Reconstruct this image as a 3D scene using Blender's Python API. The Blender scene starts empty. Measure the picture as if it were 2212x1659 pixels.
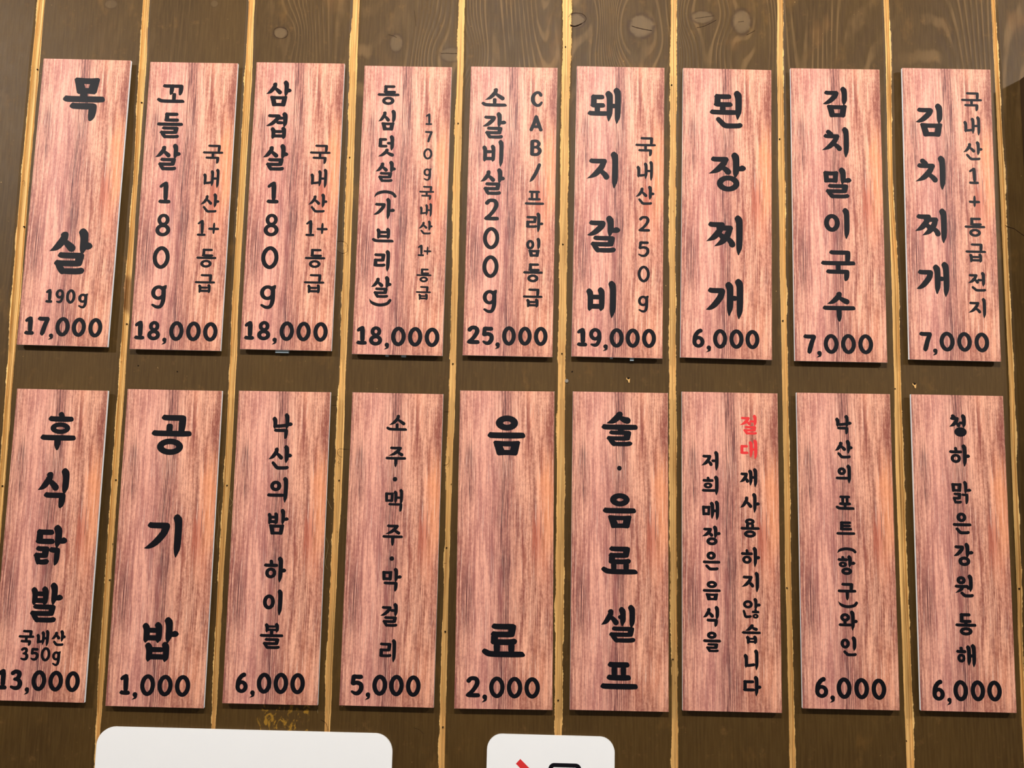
import bpy, bmesh, math, random
from mathutils import Vector, Matrix, noise as mnoise
from mathutils.geometry import tessellate_polygon, delaunay_2d_cdt

scene = bpy.context.scene
COL = scene.collection
R = math.radians

# ------------------------------------------------------------------ camera, world, lights, exposure
cam_data = bpy.data.cameras.new('camera')
cam_data.sensor_fit = 'HORIZONTAL'
cam_data.sensor_width = 36.0
cam_data.lens = 1661.0 / 2212.0 * 36.0
cam_data.clip_start = 0.02
cam = bpy.data.objects.new('camera', cam_data)
COL.objects.link(cam)
CR = [[0.999776,-0.012487,-0.017114],[0.010733,0.995031,-0.09898],[0.018265,0.098775,0.994942]]
cam.matrix_world = Matrix(((CR[0][0], CR[0][2], -CR[0][1], 0.0),
                           (CR[1][0], CR[1][2], -CR[1][1], -1.008),
                           (CR[2][0], CR[2][2], -CR[2][1], 1.75),
                           (0, 0, 0, 1)))
scene.camera = cam

world = bpy.data.worlds.new('world')
scene.world = world
world.use_nodes = True
bg = world.node_tree.nodes['Background']
bg.inputs[0].default_value = (0.88, 0.94, 1.0, 1)
bg.inputs[1].default_value = 0.34

def area_light(name, loc, size, power, color, size_y=None, tgt=None, spread=180):
    d = bpy.data.lights.new(name, 'AREA')
    d.energy = power; d.color = color
    d.shape = 'RECTANGLE' if size_y else 'DISK'
    d.size = size
    if size_y: d.size_y = size_y
    d.spread = R(spread)
    o = bpy.data.objects.new(name, d); COL.objects.link(o)
    o.location = loc
    if tgt is not None:
        o.rotation_euler = (Vector(tgt) - Vector(loc)).to_track_quat('-Z', 'Y').to_euler()
    return o

WARM = (1.0, 0.965, 0.93)
for lx, pw in ((-1.75, 32), (0.0, 26), (1.75, 32)):
    area_light('downlight_lamp', (lx, -1.25, 2.86), 0.12, pw, WARM, tgt=(lx * 0.75, 0.0, 2.1))
area_light('ceiling_sheen_fill', (0.0, -2.7, 2.87), 2.6, 9, (1.0, 0.96, 0.92), size_y=1.1)  # added unseen panel that lends the upper rows their reflected sheen

vs = scene.view_settings
vs.view_transform = 'Standard'; vs.look = 'None'; vs.exposure = 0.0; vs.gamma = 1.0
vs.use_curve_mapping = False

# ------------------------------------------------------------------ measured data (metres / millimetres on the wall)
# board: centre x, centre z, tilt in degrees, width, height, [[group, stroke mm, [[character, x, y, width, height (mm)]...]]...]
SIGNS = [
[-0.60598,2.0883,-0.641,0.12055,0.397,[["name",8.59,[["목",0.29,141.51,57.93,61.86],["살",0.61,-70.47,57.54,63.49]]],["note",3.74,[["1",-22.9,-132.11,9.77,18.89],["9",-8.9,-132.13,11.66,19.01],["0",5.88,-132.12,12.95,19.6],["g",22.38,-137.62,12.86,20.55]]],["price",5.0,[["1",-45.52,-172.71,13.32,24.98],["7",-27.4,-172.92,16.28,25.72],[",",-16.37,-186.75,6.94,8.52],["0",-1.45,-173.14,19.23,26.19],["0",20.32,-173.17,18.92,25.86],["0",42.31,-173.2,18.76,26.17]]]]],
[-0.45705,2.08549,-0.267,0.12046,0.39729,[["name",4.93,[["꼬",-28.46,153.82,38.12,26.69],["들",-27.2,108.77,35.66,36.74],["살",-27.0,64.24,34.66,37.75],["1",-27.56,14.78,16.81,30.57],["8",-27.03,-30.24,20.18,31.23],["0",-26.6,-74.72,22.99,31.11],["g",-26.63,-128.03,20.56,32.21]]],["note",3.4,[["국",33.99,69.4,27.94,26.81],["내",33.69,35.66,22.12,27.02],["산",33.98,1.43,25.69,26.97],["1",25.08,-33.17,12.17,22.42],["+",41.36,-33.49,14.94,15.62],["등",33.96,-74.31,27.1,26.07],["급",34.09,-108.87,27.32,25.88]]],["price",4.98,[["1",-48.49,-173.25,13.83,25.42],["8",-29.58,-173.63,17.26,26.0],[",",-15.23,-187.35,6.65,9.62],["0",0.36,-173.55,19.22,26.6],["0",23.03,-173.46,19.69,26.43],["0",45.47,-173.62,19.38,26.11]]]]],
[-0.31064,2.08732,-0.252,0.12078,0.39635,[["name",4.92,[["삼",-27.51,154.16,34.68,37.19],["겹",-28.06,108.73,29.23,38.07],["살",-27.2,64.04,34.36,37.53],["1",-28.0,15.07,16.51,30.53],["8",-27.79,-29.89,20.2,31.19],["0",-27.44,-74.47,23.29,31.38],["g",-27.53,-127.76,21.2,32.63]]],["note",3.4,[["국",33.01,69.41,28.21,27.1],["내",32.62,35.81,22.57,27.14],["산",33.07,1.55,25.82,26.6],["1",24.5,-33.15,12.3,22.38],["+",40.57,-33.48,15.01,15.6],["등",32.93,-74.31,27.52,26.18],["급",33.34,-108.65,27.42,26.32]]],["price",4.97,[["1",-49.17,-173.06,13.53,25.23],["8",-30.05,-173.05,17.56,25.96],[",",-15.56,-186.75,6.7,9.61],["0",0.34,-173.13,19.22,26.25],["0",22.55,-173.13,19.21,26.24],["0",45.07,-173.21,19.21,26.38]]]]],
[-0.1632,2.08373,-0.296,0.11907,0.39716,[["name",4.06,[["등",-25.25,157.43,29.91,28.33],["심",-26.01,121.92,23.89,29.52],["덧",-25.45,85.68,22.04,30.31],["살",-24.83,50.1,27.35,29.88],["(",-23.9,18.82,30.21,10.37],["가",-24.67,-1.42,28.78,29.72],["브",-25.02,-37.8,29.36,20.2],["리",-25.18,-72.8,21.86,29.38],["살",-24.54,-108.19,27.39,29.74],[")",-25.16,-129.36,30.08,10.68]]],["note",2.71,[["1",30.9,124.13,9.24,16.43],["7",31.42,99.57,10.8,16.34],["0",31.05,75.52,12.43,15.85],["g",31.32,46.87,10.72,17.47],["국",31.34,21.28,20.26,19.71],["내",31.12,-2.25,16.61,19.18],["산",31.56,-26.23,18.92,19.38],["1",26.47,-57.71,8.76,15.86],["+",35.09,-58.17,10.42,11.37],["등",31.56,-91.5,20.21,18.8],["급",31.61,-115.39,20.16,19.02]]],["price",4.96,[["1",-47.53,-173.62,14.13,25.14],["8",-29.08,-174.08,17.53,25.88],[",",-14.39,-187.25,6.91,9.26],["0",0.8,-174.13,19.5,26.17],["0",22.91,-174.12,19.19,26.16],["0",45.18,-174.34,19.5,25.99]]]]],
[-0.01824,2.08451,-0.26,0.11773,0.39717,[["name",4.72,[["소",-26.13,155.21,34.66,26.57],["갈",-25.06,115.68,32.0,37.59],["비",-26.14,76.65,28.72,37.5],["살",-25.53,37.3,33.17,37.33],["2",-25.73,-1.29,20.13,30.25],["0",-25.51,-40.64,21.92,30.49],["0",-25.39,-79.29,21.68,30.74],["g",-25.19,-126.15,18.93,31.73]]],["note",3.54,[["C",31.57,153.81,16.45,22.57],["A",31.29,119.58,17.97,23.06],["B",31.89,85.25,15.86,23.26],["/",31.47,50.64,15.45,26.36],["프",31.29,15.94,25.98,19.93],["라",32.12,-17.87,23.32,27.2],["임",30.77,-51.91,19.2,26.27],["등",31.16,-86.48,26.28,25.85],["급",31.45,-120.42,26.04,25.68]]],["price",4.95,[["2",-45.49,-171.31,17.07,24.77],["5",-26.33,-172.15,15.85,24.77],[",",-13.74,-185.13,6.96,9.25],["0",1.28,-171.81,18.26,25.98],["0",22.32,-171.68,18.11,25.35],["0",43.11,-171.55,18.1,25.65]]]]],
[0.12577,2.08595,-0.444,0.11883,0.3985,[["name",6.73,[["돼",-21.35,144.08,45.09,51.1],["지",-22.52,54.23,42.34,51.05],["갈",-19.84,-34.17,44.17,50.62],["비",-21.83,-122.3,39.46,49.95]]],["note",3.53,[["국",34.9,87.61,27.73,26.98],["내",34.1,54.0,22.3,27.52],["산",34.71,20.16,25.36,26.65],["2",34.13,-19.02,15.63,21.6],["5",33.82,-53.53,14.96,21.78],["0",33.97,-87.24,16.22,22.56],["g",33.72,-127.5,14.22,23.04]]],["price",4.93,[["1",-45.92,-173.65,13.77,24.73],["9",-28.77,-173.54,16.4,25.0],[",",-15.44,-186.9,6.84,9.22],["0",-0.72,-173.56,18.85,25.92],["0",20.4,-173.36,18.7,25.6],["0",41.66,-173.16,18.54,25.59]]]]],
[0.26936,2.08575,-0.739,0.1192,0.39666,[["name",7.05,[["된",-1.25,141.14,44.39,53.49],["장",0.48,53.96,49.97,54.43],["찌",-3.02,-32.73,48.77,54.48],["개",-2.45,-118.67,49.14,54.16]]],["price",4.92,[["6",-36.33,-172.3,15.99,25.54],[",",-23.07,-186.19,6.85,9.19],["0",-8.06,-172.48,18.67,25.86],["0",13.29,-172.16,18.82,25.85],["0",34.18,-172.16,18.35,25.54]]]]],
[0.4169,2.08602,-0.169,0.11974,0.40024,[["name",5.85,[["김",-0.96,153.27,33.05,43.45],["치",-1.62,96.95,36.64,42.61],["말",0.12,40.62,37.52,42.77],["이",-1.95,-14.93,33.91,42.5],["국",-1.19,-72.21,45.28,41.74],["수",-1.25,-127.31,42.9,40.2]]],["price",4.9,[["7",-40.35,-177.71,16.85,25.84],[",",-28.46,-190.86,7.07,9.04],["0",-12.57,-177.01,19.44,26.27],["0",10.0,-176.73,19.42,26.57],["0",32.41,-176.52,19.41,26.41]]]]],
[0.56582,2.08906,-0.457,0.11824,0.39817,[["name",6.38,[["김",-25.03,126.44,36.41,46.82],["치",-25.3,53.37,40.49,47.23],["찌",-26.59,-19.35,42.52,47.32],["개",-26.04,-91.65,43.29,47.1]]],["note",3.5,[["국",32.48,153.39,28.2,26.86],["내",31.85,119.46,22.48,27.23],["산",32.05,84.8,25.99,26.84],["1",32.07,50.03,13.4,22.77],["+",31.78,14.93,15.19,15.53],["등",31.32,-20.18,27.43,26.27],["급",31.32,-55.12,27.18,26.08],["전",31.42,-93.83,23.69,26.71],["지",30.64,-128.84,23.45,26.99]]],["price",4.89,[["7",-37.46,-175.17,16.8,26.08],[",",-25.82,-188.64,6.69,9.48],["0",-9.85,-174.49,19.64,26.23],["0",12.72,-174.33,19.17,26.07],["0",35.2,-174.47,19.15,26.21]]]]],
[-0.60425,1.6338,-0.335,0.12,0.39559,[["name",7.07,[["후",-0.49,143.55,46.67,50.37],["식",-1.5,69.81,40.56,51.81],["닭",1.4,-3.14,42.07,51.76],["발",1.96,-75.47,41.34,50.41]]],["note",3.34,[["국",-20.08,-120.12,20.42,20.04],["내",0.82,-119.86,16.49,20.68],["산",21.09,-119.32,18.64,20.06],["3",-20.68,-140.01,10.47,16.63],["5",-7.74,-140.17,10.8,16.19],["0",6.2,-139.8,12.54,17.74],["g",20.05,-144.7,10.85,18.62]]],["price",4.98,[["1",-46.22,-171.86,12.68,25.42],["3",-28.36,-172.1,16.0,25.36],[",",-14.31,-185.43,6.57,9.51],["0",0.42,-172.33,18.98,25.79],["0",21.9,-172.39,18.83,25.64],["0",43.45,-172.45,18.53,25.78]]]]],
[-0.45526,1.63305,-0.152,0.12451,0.40148,[["name",7.64,[["공",-0.4,141.98,52.57,52.54],["기",-2.99,12.44,47.97,55.08],["밥",1.71,-117.6,46.98,55.65]]],["price",4.96,[["1",-38.91,-173.94,13.62,25.64],[",",-26.15,-187.81,7.08,9.63],["0",-10.4,-174.19,19.11,26.74],["0",11.81,-174.23,19.41,26.44],["0",34.08,-174.12,19.55,26.72]]]]],
[-0.30999,1.63658,-0.004,0.12041,0.3954,[["name",4.45,[["낙",-0.9,152.48,26.73,33.65],["산",-1.78,111.76,30.79,31.97],["의",-3.19,70.15,26.82,33.09],["밤",-0.75,29.25,27.61,33.25],["하",-1.58,-31.16,28.96,32.68],["이",-2.64,-72.27,25.08,32.74],["볼",-2.01,-113.93,30.2,32.54]]],["price",4.95,[["6",-36.88,-172.22,15.62,25.31],[",",-23.09,-185.73,6.86,9.2],["0",-8.49,-172.19,18.83,25.71],["0",12.67,-171.95,18.67,26.14],["0",33.9,-171.86,18.67,25.98]]]]],
[-0.16224,1.63691,-0.199,0.11885,0.39528,[["name",3.63,[["소",0.21,159.09,27.42,21.05],["주",0.45,114.86,26.88,26.62],["·",0.37,86.03,6.19,6.0],["맥",-0.07,59.16,23.64,29.35],["주",0.06,14.68,26.6,27.11],["·",-0.04,-14.84,5.98,5.88],["막",0.93,-41.07,25.49,29.75],["걸",-0.94,-85.09,22.23,29.81],["리",-0.98,-129.39,21.11,28.69]]],["price",4.94,[["5",-37.87,-172.14,16.6,25.79],[",",-24.21,-185.65,6.74,9.6],["0",-9.37,-171.93,18.95,25.79],["0",11.72,-171.77,18.5,26.22],["0",32.96,-171.96,18.65,26.21]]]]],
[-0.01729,1.63956,0.373,0.12313,0.40075,[["name",7.9,[["음",-0.31,142.5,49.13,52.0],["료",-0.73,-116.28,54.73,41.66]]],["price",4.85,[["2",-38.42,-173.63,18.22,26.01],[",",-23.94,-187.66,7.04,9.9],["0",-8.41,-173.9,19.62,26.34],["0",13.84,-173.92,19.62,26.33],["0",35.95,-173.95,19.61,26.09]]]]],
[0.12905,1.64064,0.041,0.12356,0.40046,[["name",7.04,[["술",-0.79,152.59,46.98,45.14],["·",-0.9,101.79,6.04,6.3],["음",-0.62,47.55,42.73,44.66],["료",-0.32,-14.99,46.51,35.22],["셀",-1.65,-93.68,43.45,46.97],["프",-0.23,-157.46,47.03,33.73]]]]],
[0.27063,1.64267,-0.091,0.12374,0.40059,[["name",3.77,[["저",-26.19,111.48,22.54,25.34],["희",-25.99,79.97,21.72,25.19],["매",-25.72,48.21,22.25,25.02],["장",-24.78,16.52,23.82,25.13],["은",-24.81,-15.65,22.56,23.95],["음",-24.8,-52.57,22.91,24.49],["식",-25.8,-84.39,20.62,26.09],["을",-24.73,-115.89,22.76,25.46]]],["red",3.62,[["절",23.74,159.03,21.94,25.88],["대",23.93,127.09,22.03,25.41]]],["note",3.74,[["재",23.1,90.77,23.15,24.76],["사",24.56,58.76,25.47,25.31],["용",24.6,26.79,24.65,24.42],["하",24.73,-9.46,24.7,25.41],["지",24.1,-40.73,22.54,25.7],["않",25.52,-73.27,23.05,25.81],["습",24.73,-105.29,24.17,24.62],["니",24.17,-136.67,18.65,25.52],["다",25.14,-168.59,23.27,25.01]]]]],
[0.41814,1.64642,0.056,0.12052,0.39601,[["name",3.76,[["낙",-0.72,157.42,21.08,25.28],["산",-1.14,125.74,23.28,24.34],["의",-2.46,93.87,20.05,24.51],["포",-1.21,57.42,24.39,18.49],["트",-1.21,25.26,24.18,17.48],["(",-0.44,-2.63,24.54,7.53],["항",-1.28,-21.12,22.63,24.79],["구",-1.53,-54.09,23.77,21.99],[")",-0.4,-70.39,24.95,8.72],["와",-1.05,-89.78,24.38,24.85],["인",-1.28,-121.43,20.19,24.73]]],["price",4.89,[["6",-36.24,-172.21,16.48,25.65],[",",-23.14,-186.04,6.73,9.12],["0",-8.14,-172.56,18.88,26.19],["0",13.6,-172.68,18.57,25.9],["0",35.1,-172.95,18.4,25.89]]]]],
[0.56437,1.64667,-0.093,0.11837,0.39592,[["name",4.06,[["청",-0.36,158.8,22.41,29.28],["하",0.45,120.21,26.82,28.7],["맑",1.08,72.97,25.47,29.62],["은",0.34,33.68,23.93,27.63],["강",0.81,-5.07,25.27,29.3],["원",-0.02,-44.34,23.85,28.78],["동",0.46,-91.7,26.54,27.74],["해",-0.7,-129.93,24.95,28.54]]],["price",4.88,[["6",-36.59,-172.71,15.52,25.58],[",",-23.76,-186.21,6.06,9.38],["0",-9.03,-172.79,18.32,25.7],["0",12.21,-172.44,18.02,25.42],["0",32.92,-172.25,18.14,25.41]]]]]]
GROOVES = [
[[2.3774,-0.68424,-0.67513],[2.2758,-0.68582,-0.6755],[2.1107,-0.68711,-0.67631],[1.9506,-0.68648,-0.67523],[1.8568,-0.68426,-0.6762],[1.7344,-0.68319,-0.67523]],
[[2.3791,-0.53673,-0.52862],[2.2777,-0.53582,-0.52682],[2.1129,-0.53307,-0.52738],[1.953,-0.53415,-0.52667],[1.8594,-0.53391,-0.5265],[1.7371,-0.53402,-0.52669],[1.6177,-0.53412,-0.52688],[1.4724,-0.53394,-0.52681],[1.3759,-0.53114,-0.52761]],
[[2.3808,-0.38838,-0.38126],[2.2796,-0.38821,-0.37924],[2.115,-0.38837,-0.38017],[1.9553,-0.38852,-0.38106],[1.8619,-0.38713,-0.37912],[1.7398,-0.38653,-0.37862],[1.5977,-0.38706,-0.38106],[1.4755,-0.38672,-0.38079],[1.4073,-0.38519,-0.38107]],
[[2.3825,-0.24307,-0.23469],[2.2814,-0.24362,-0.23468],[2.1822,-0.24227,-0.23404],[2.1171,-0.24222,-0.23341],[1.9892,-0.2415,-0.2328],[1.8644,-0.24079,-0.23343],[1.7425,-0.24071,-0.23222],[1.6235,-0.24123,-0.23404],[1.4785,-0.24231,-0.23522],[1.4048,-0.24155,-0.2351]],
[[2.3842,-0.09564,-0.08857],[2.2832,-0.09566,-0.08802],[2.1191,-0.09715,-0.08837],[1.9915,-0.09509,-0.08766],[1.8668,-0.09492,-0.08757],[1.7451,-0.09595,-0.0887],[1.6263,-0.09488,-0.0898],[1.4816,-0.09599,-0.08951],[1.3744,-0.09539,-0.08898]],
[[2.3858,0.0494,0.05901],[2.2851,0.0493,0.05819],[2.1212,0.0481,0.05747],[1.9937,0.04839,0.05735],[1.8693,0.04807,0.05661],[1.7478,0.04836,0.0574],[1.6292,0.04894,0.05818],[1.4847,0.04928,0.0575],[1.4112,0.04963,0.05779]],
[[2.3875,0.19783,0.20486],[2.2869,0.19698,0.20457],[2.1233,0.19601,0.20286],[1.996,0.19513,0.2019],[1.8718,0.19488,0.20218],[1.7505,0.19464,0.20305],[1.632,0.19559,0.20272],[1.4878,0.19704,0.20348],[1.3754,0.19678,0.20401]],
[[2.3892,0.34452,0.35153],[2.2887,0.34294,0.34987],[2.1254,0.34222,0.34998],[1.9983,0.34203,0.34908],[1.8743,0.34245,0.34912],[1.7532,0.34286,0.34945],[1.6349,0.34267,0.34918],[1.4909,0.34375,0.34958],[1.3786,0.34413,0.35047]],
[[2.3909,0.49075,0.4971],[2.2906,0.49095,0.49661],[2.1275,0.48921,0.49478],[2.0006,0.48968,0.49794],[1.8768,0.48894,0.4971],[1.7558,0.48732,0.49658],[1.6378,0.4881,0.49695],[1.494,0.48883,0.49843],[1.3819,0.48957,0.49849]],
[[2.3926,0.63779,0.64254],[2.2924,0.63818,0.64351],[2.1296,0.6382,0.64438],[2.003,0.6381,0.64419],[1.8793,0.6386,0.64462],[1.7585,0.6367,0.64265],[1.6406,0.63661,0.6425],[1.497,0.63521,0.63926]]]
NAILS = [[-0.6795,2.2778,"g"],[-0.6799,2.0538,"g"],[-0.5308,2.2317,"g"],[-0.4566,1.8588,"w"],[0.0527,2.3198,"g"],[0.1988,2.2663,"g"],[0.0527,1.8921,"g"],[0.0592,1.8553,"s"],[-0.24,2.1573,"g"],[-0.0931,2.2078,"g"],[-0.0915,1.8761,"g"],[-0.5302,1.9222,"g"],[-0.2368,1.7197,"g"],[-0.3837,1.7103,"g"],[-0.68,1.7042,"g"],[-0.5295,1.586,"g"],[0.1988,1.5014,"g"],[0.0533,1.4478,"g"],[-0.0892,1.7176,"g"],[-0.0936,1.6357,"g"],[-0.0926,1.5298,"g"],[-0.0923,1.412,"g"],[0.0522,2.0405,"g"],[0.4906,2.2359,"g"],[0.3451,2.1914,"g"],[0.3454,1.9409,"g"],[0.4906,1.8529,"g"],[0.6411,1.5983,"g"],[0.4913,1.408,"g"],[0.3449,1.5935,"g"],[-0.5306,1.7148,"g"],[-0.5285,1.632,"g"],[-0.509,1.8659,"w"],[0.0664,1.8677,"w"],[0.1401,1.8597,"h"],[0.5143,1.8588,"h"]]
KNOTS = [[-0.3421,2.3331,0.0091,0.0079,1.0],[-0.5811,2.3724,0.0085,0.0061,0.5],[-0.1811,2.3203,0.0085,0.0121,0.8],[-0.1045,2.3044,0.0146,0.0097,0.6],[0.0657,2.3555,0.0121,0.0097,1.0],[0.1564,2.3485,0.0164,0.0158,1.1],[0.2405,2.363,0.0146,0.0085,0.9],[0.2945,2.3569,0.0121,0.017,1.0],[-0.2444,2.0303,0.0079,0.0085,0.4],[0.6147,2.0846,0.0061,0.0061,0.0],[-0.4366,2.3747,0.0049,0.0049,0.4]]
CRACKS = [[[[0.143,2.349],[0.1506,2.3465],[0.1596,2.3445],[0.1659,2.3433],[0.1716,2.3427]],0.9],[[[-0.3513,2.3378],[-0.3476,2.3405],[-0.3425,2.3412],[-0.3373,2.34],[-0.3333,2.3373],[-0.3318,2.3326],[-0.3341,2.3272],[-0.3404,2.3251],[-0.3469,2.3263],[-0.351,2.331],[-0.3513,2.3378]],0.45],[[[0.0561,2.3601],[0.0592,2.3656],[0.0656,2.367],[0.0727,2.3664],[0.0771,2.3644],[0.0804,2.3598],[0.0791,2.355],[0.0741,2.3516],[0.0684,2.3482],[0.0639,2.3474],[0.0588,2.3501]],0.6],[[[0.0581,2.3494],[0.0639,2.3474],[0.069,2.3488],[0.0747,2.3516]],1.8],[[[-0.1192,2.3056],[-0.1109,2.3064],[-0.1026,2.3058],[-0.0963,2.3066]],0.6],[[[-0.2522,2.0378],[-0.2485,2.0391],[-0.2422,2.0386],[-0.2384,2.0355],[-0.2363,2.0304],[-0.2373,2.0253],[-0.2422,2.0227],[-0.2479,2.0239],[-0.2511,2.027]],0.45],[[[0.2296,2.3608],[0.2392,2.3623],[0.2487,2.3638],[0.257,2.3652]],0.5],[[[0.2321,2.3474],[0.2423,2.3496],[0.2519,2.3544],[0.2602,2.3592]],0.6],[[[0.2894,2.3562],[0.2938,2.3569],[0.2977,2.3576]],0.5],[[[0.3006,2.3375],[0.307,2.3409],[0.3127,2.3444]],0.7],[[[0.6419,2.0742],[0.6473,2.0717],[0.6534,2.0699],[0.6593,2.0656],[0.6676,2.0593]],0.9],[[[-0.1576,2.3685],[-0.1559,2.3563],[-0.1543,2.3442]],0.35],[[[-0.193,2.3322],[-0.1865,2.331],[-0.18,2.3277]],0.45],[[[-0.2325,1.7498],[-0.2368,1.7515],[-0.2394,1.7557],[-0.2378,1.7606],[-0.2329,1.7607],[-0.2238,1.7602]],0.5],[[[-0.2366,1.7455],[-0.2383,1.7425],[-0.2353,1.7425]],0.5],[[[-0.1001,1.742],[-0.0947,1.7433],[-0.093,1.7481],[-0.0938,1.7541]],0.5],[[[-0.102,1.8115],[-0.0935,1.8123]],0.4],[[[-0.2505,1.8175],[-0.2414,1.8182]],0.4],[[[-0.0967,1.6163],[-0.0925,1.6169]],0.4],[[[-0.2474,1.4187],[-0.2427,1.4171],[-0.2389,1.4127],[-0.2369,1.406]],0.5],[[[-0.1292,1.4117],[-0.1221,1.4096],[-0.1161,1.4047]],0.3],[[[0.4673,1.8794],[0.4696,1.877]],0.3],[[[-0.6849,2.1152],[-0.6826,2.1172],[-0.681,2.1133],[-0.6812,2.1088]],0.4],[[[-0.6407,2.0287],[-0.6375,2.0281]],0.3],[[[-0.168,1.602],[-0.1664,1.5897]],0.3]]
PALE = [[[[-0.3851,1.7368],[-0.3865,1.7277],[-0.3848,1.7187],[-0.3873,1.7097]],0.3],[[[-0.3905,1.6917],[-0.3923,1.6797],[-0.3901,1.6619],[-0.3915,1.6441],[-0.3901,1.6293]],0.25],[[[-0.376,1.7039],[-0.3774,1.6949],[-0.3734,1.689],[-0.3773,1.683]],0.3],[[[-0.251,1.6973],[-0.247,1.6884],[-0.2437,1.6825]],0.3],[[[-0.25,1.6468],[-0.2465,1.6351],[-0.2493,1.6144],[-0.2459,1.6057]],0.3],[[[-0.3778,1.68],[-0.3744,1.6729]],0.25],[[[-0.2515,1.4316],[-0.2507,1.4266]],0.3]]
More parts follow.
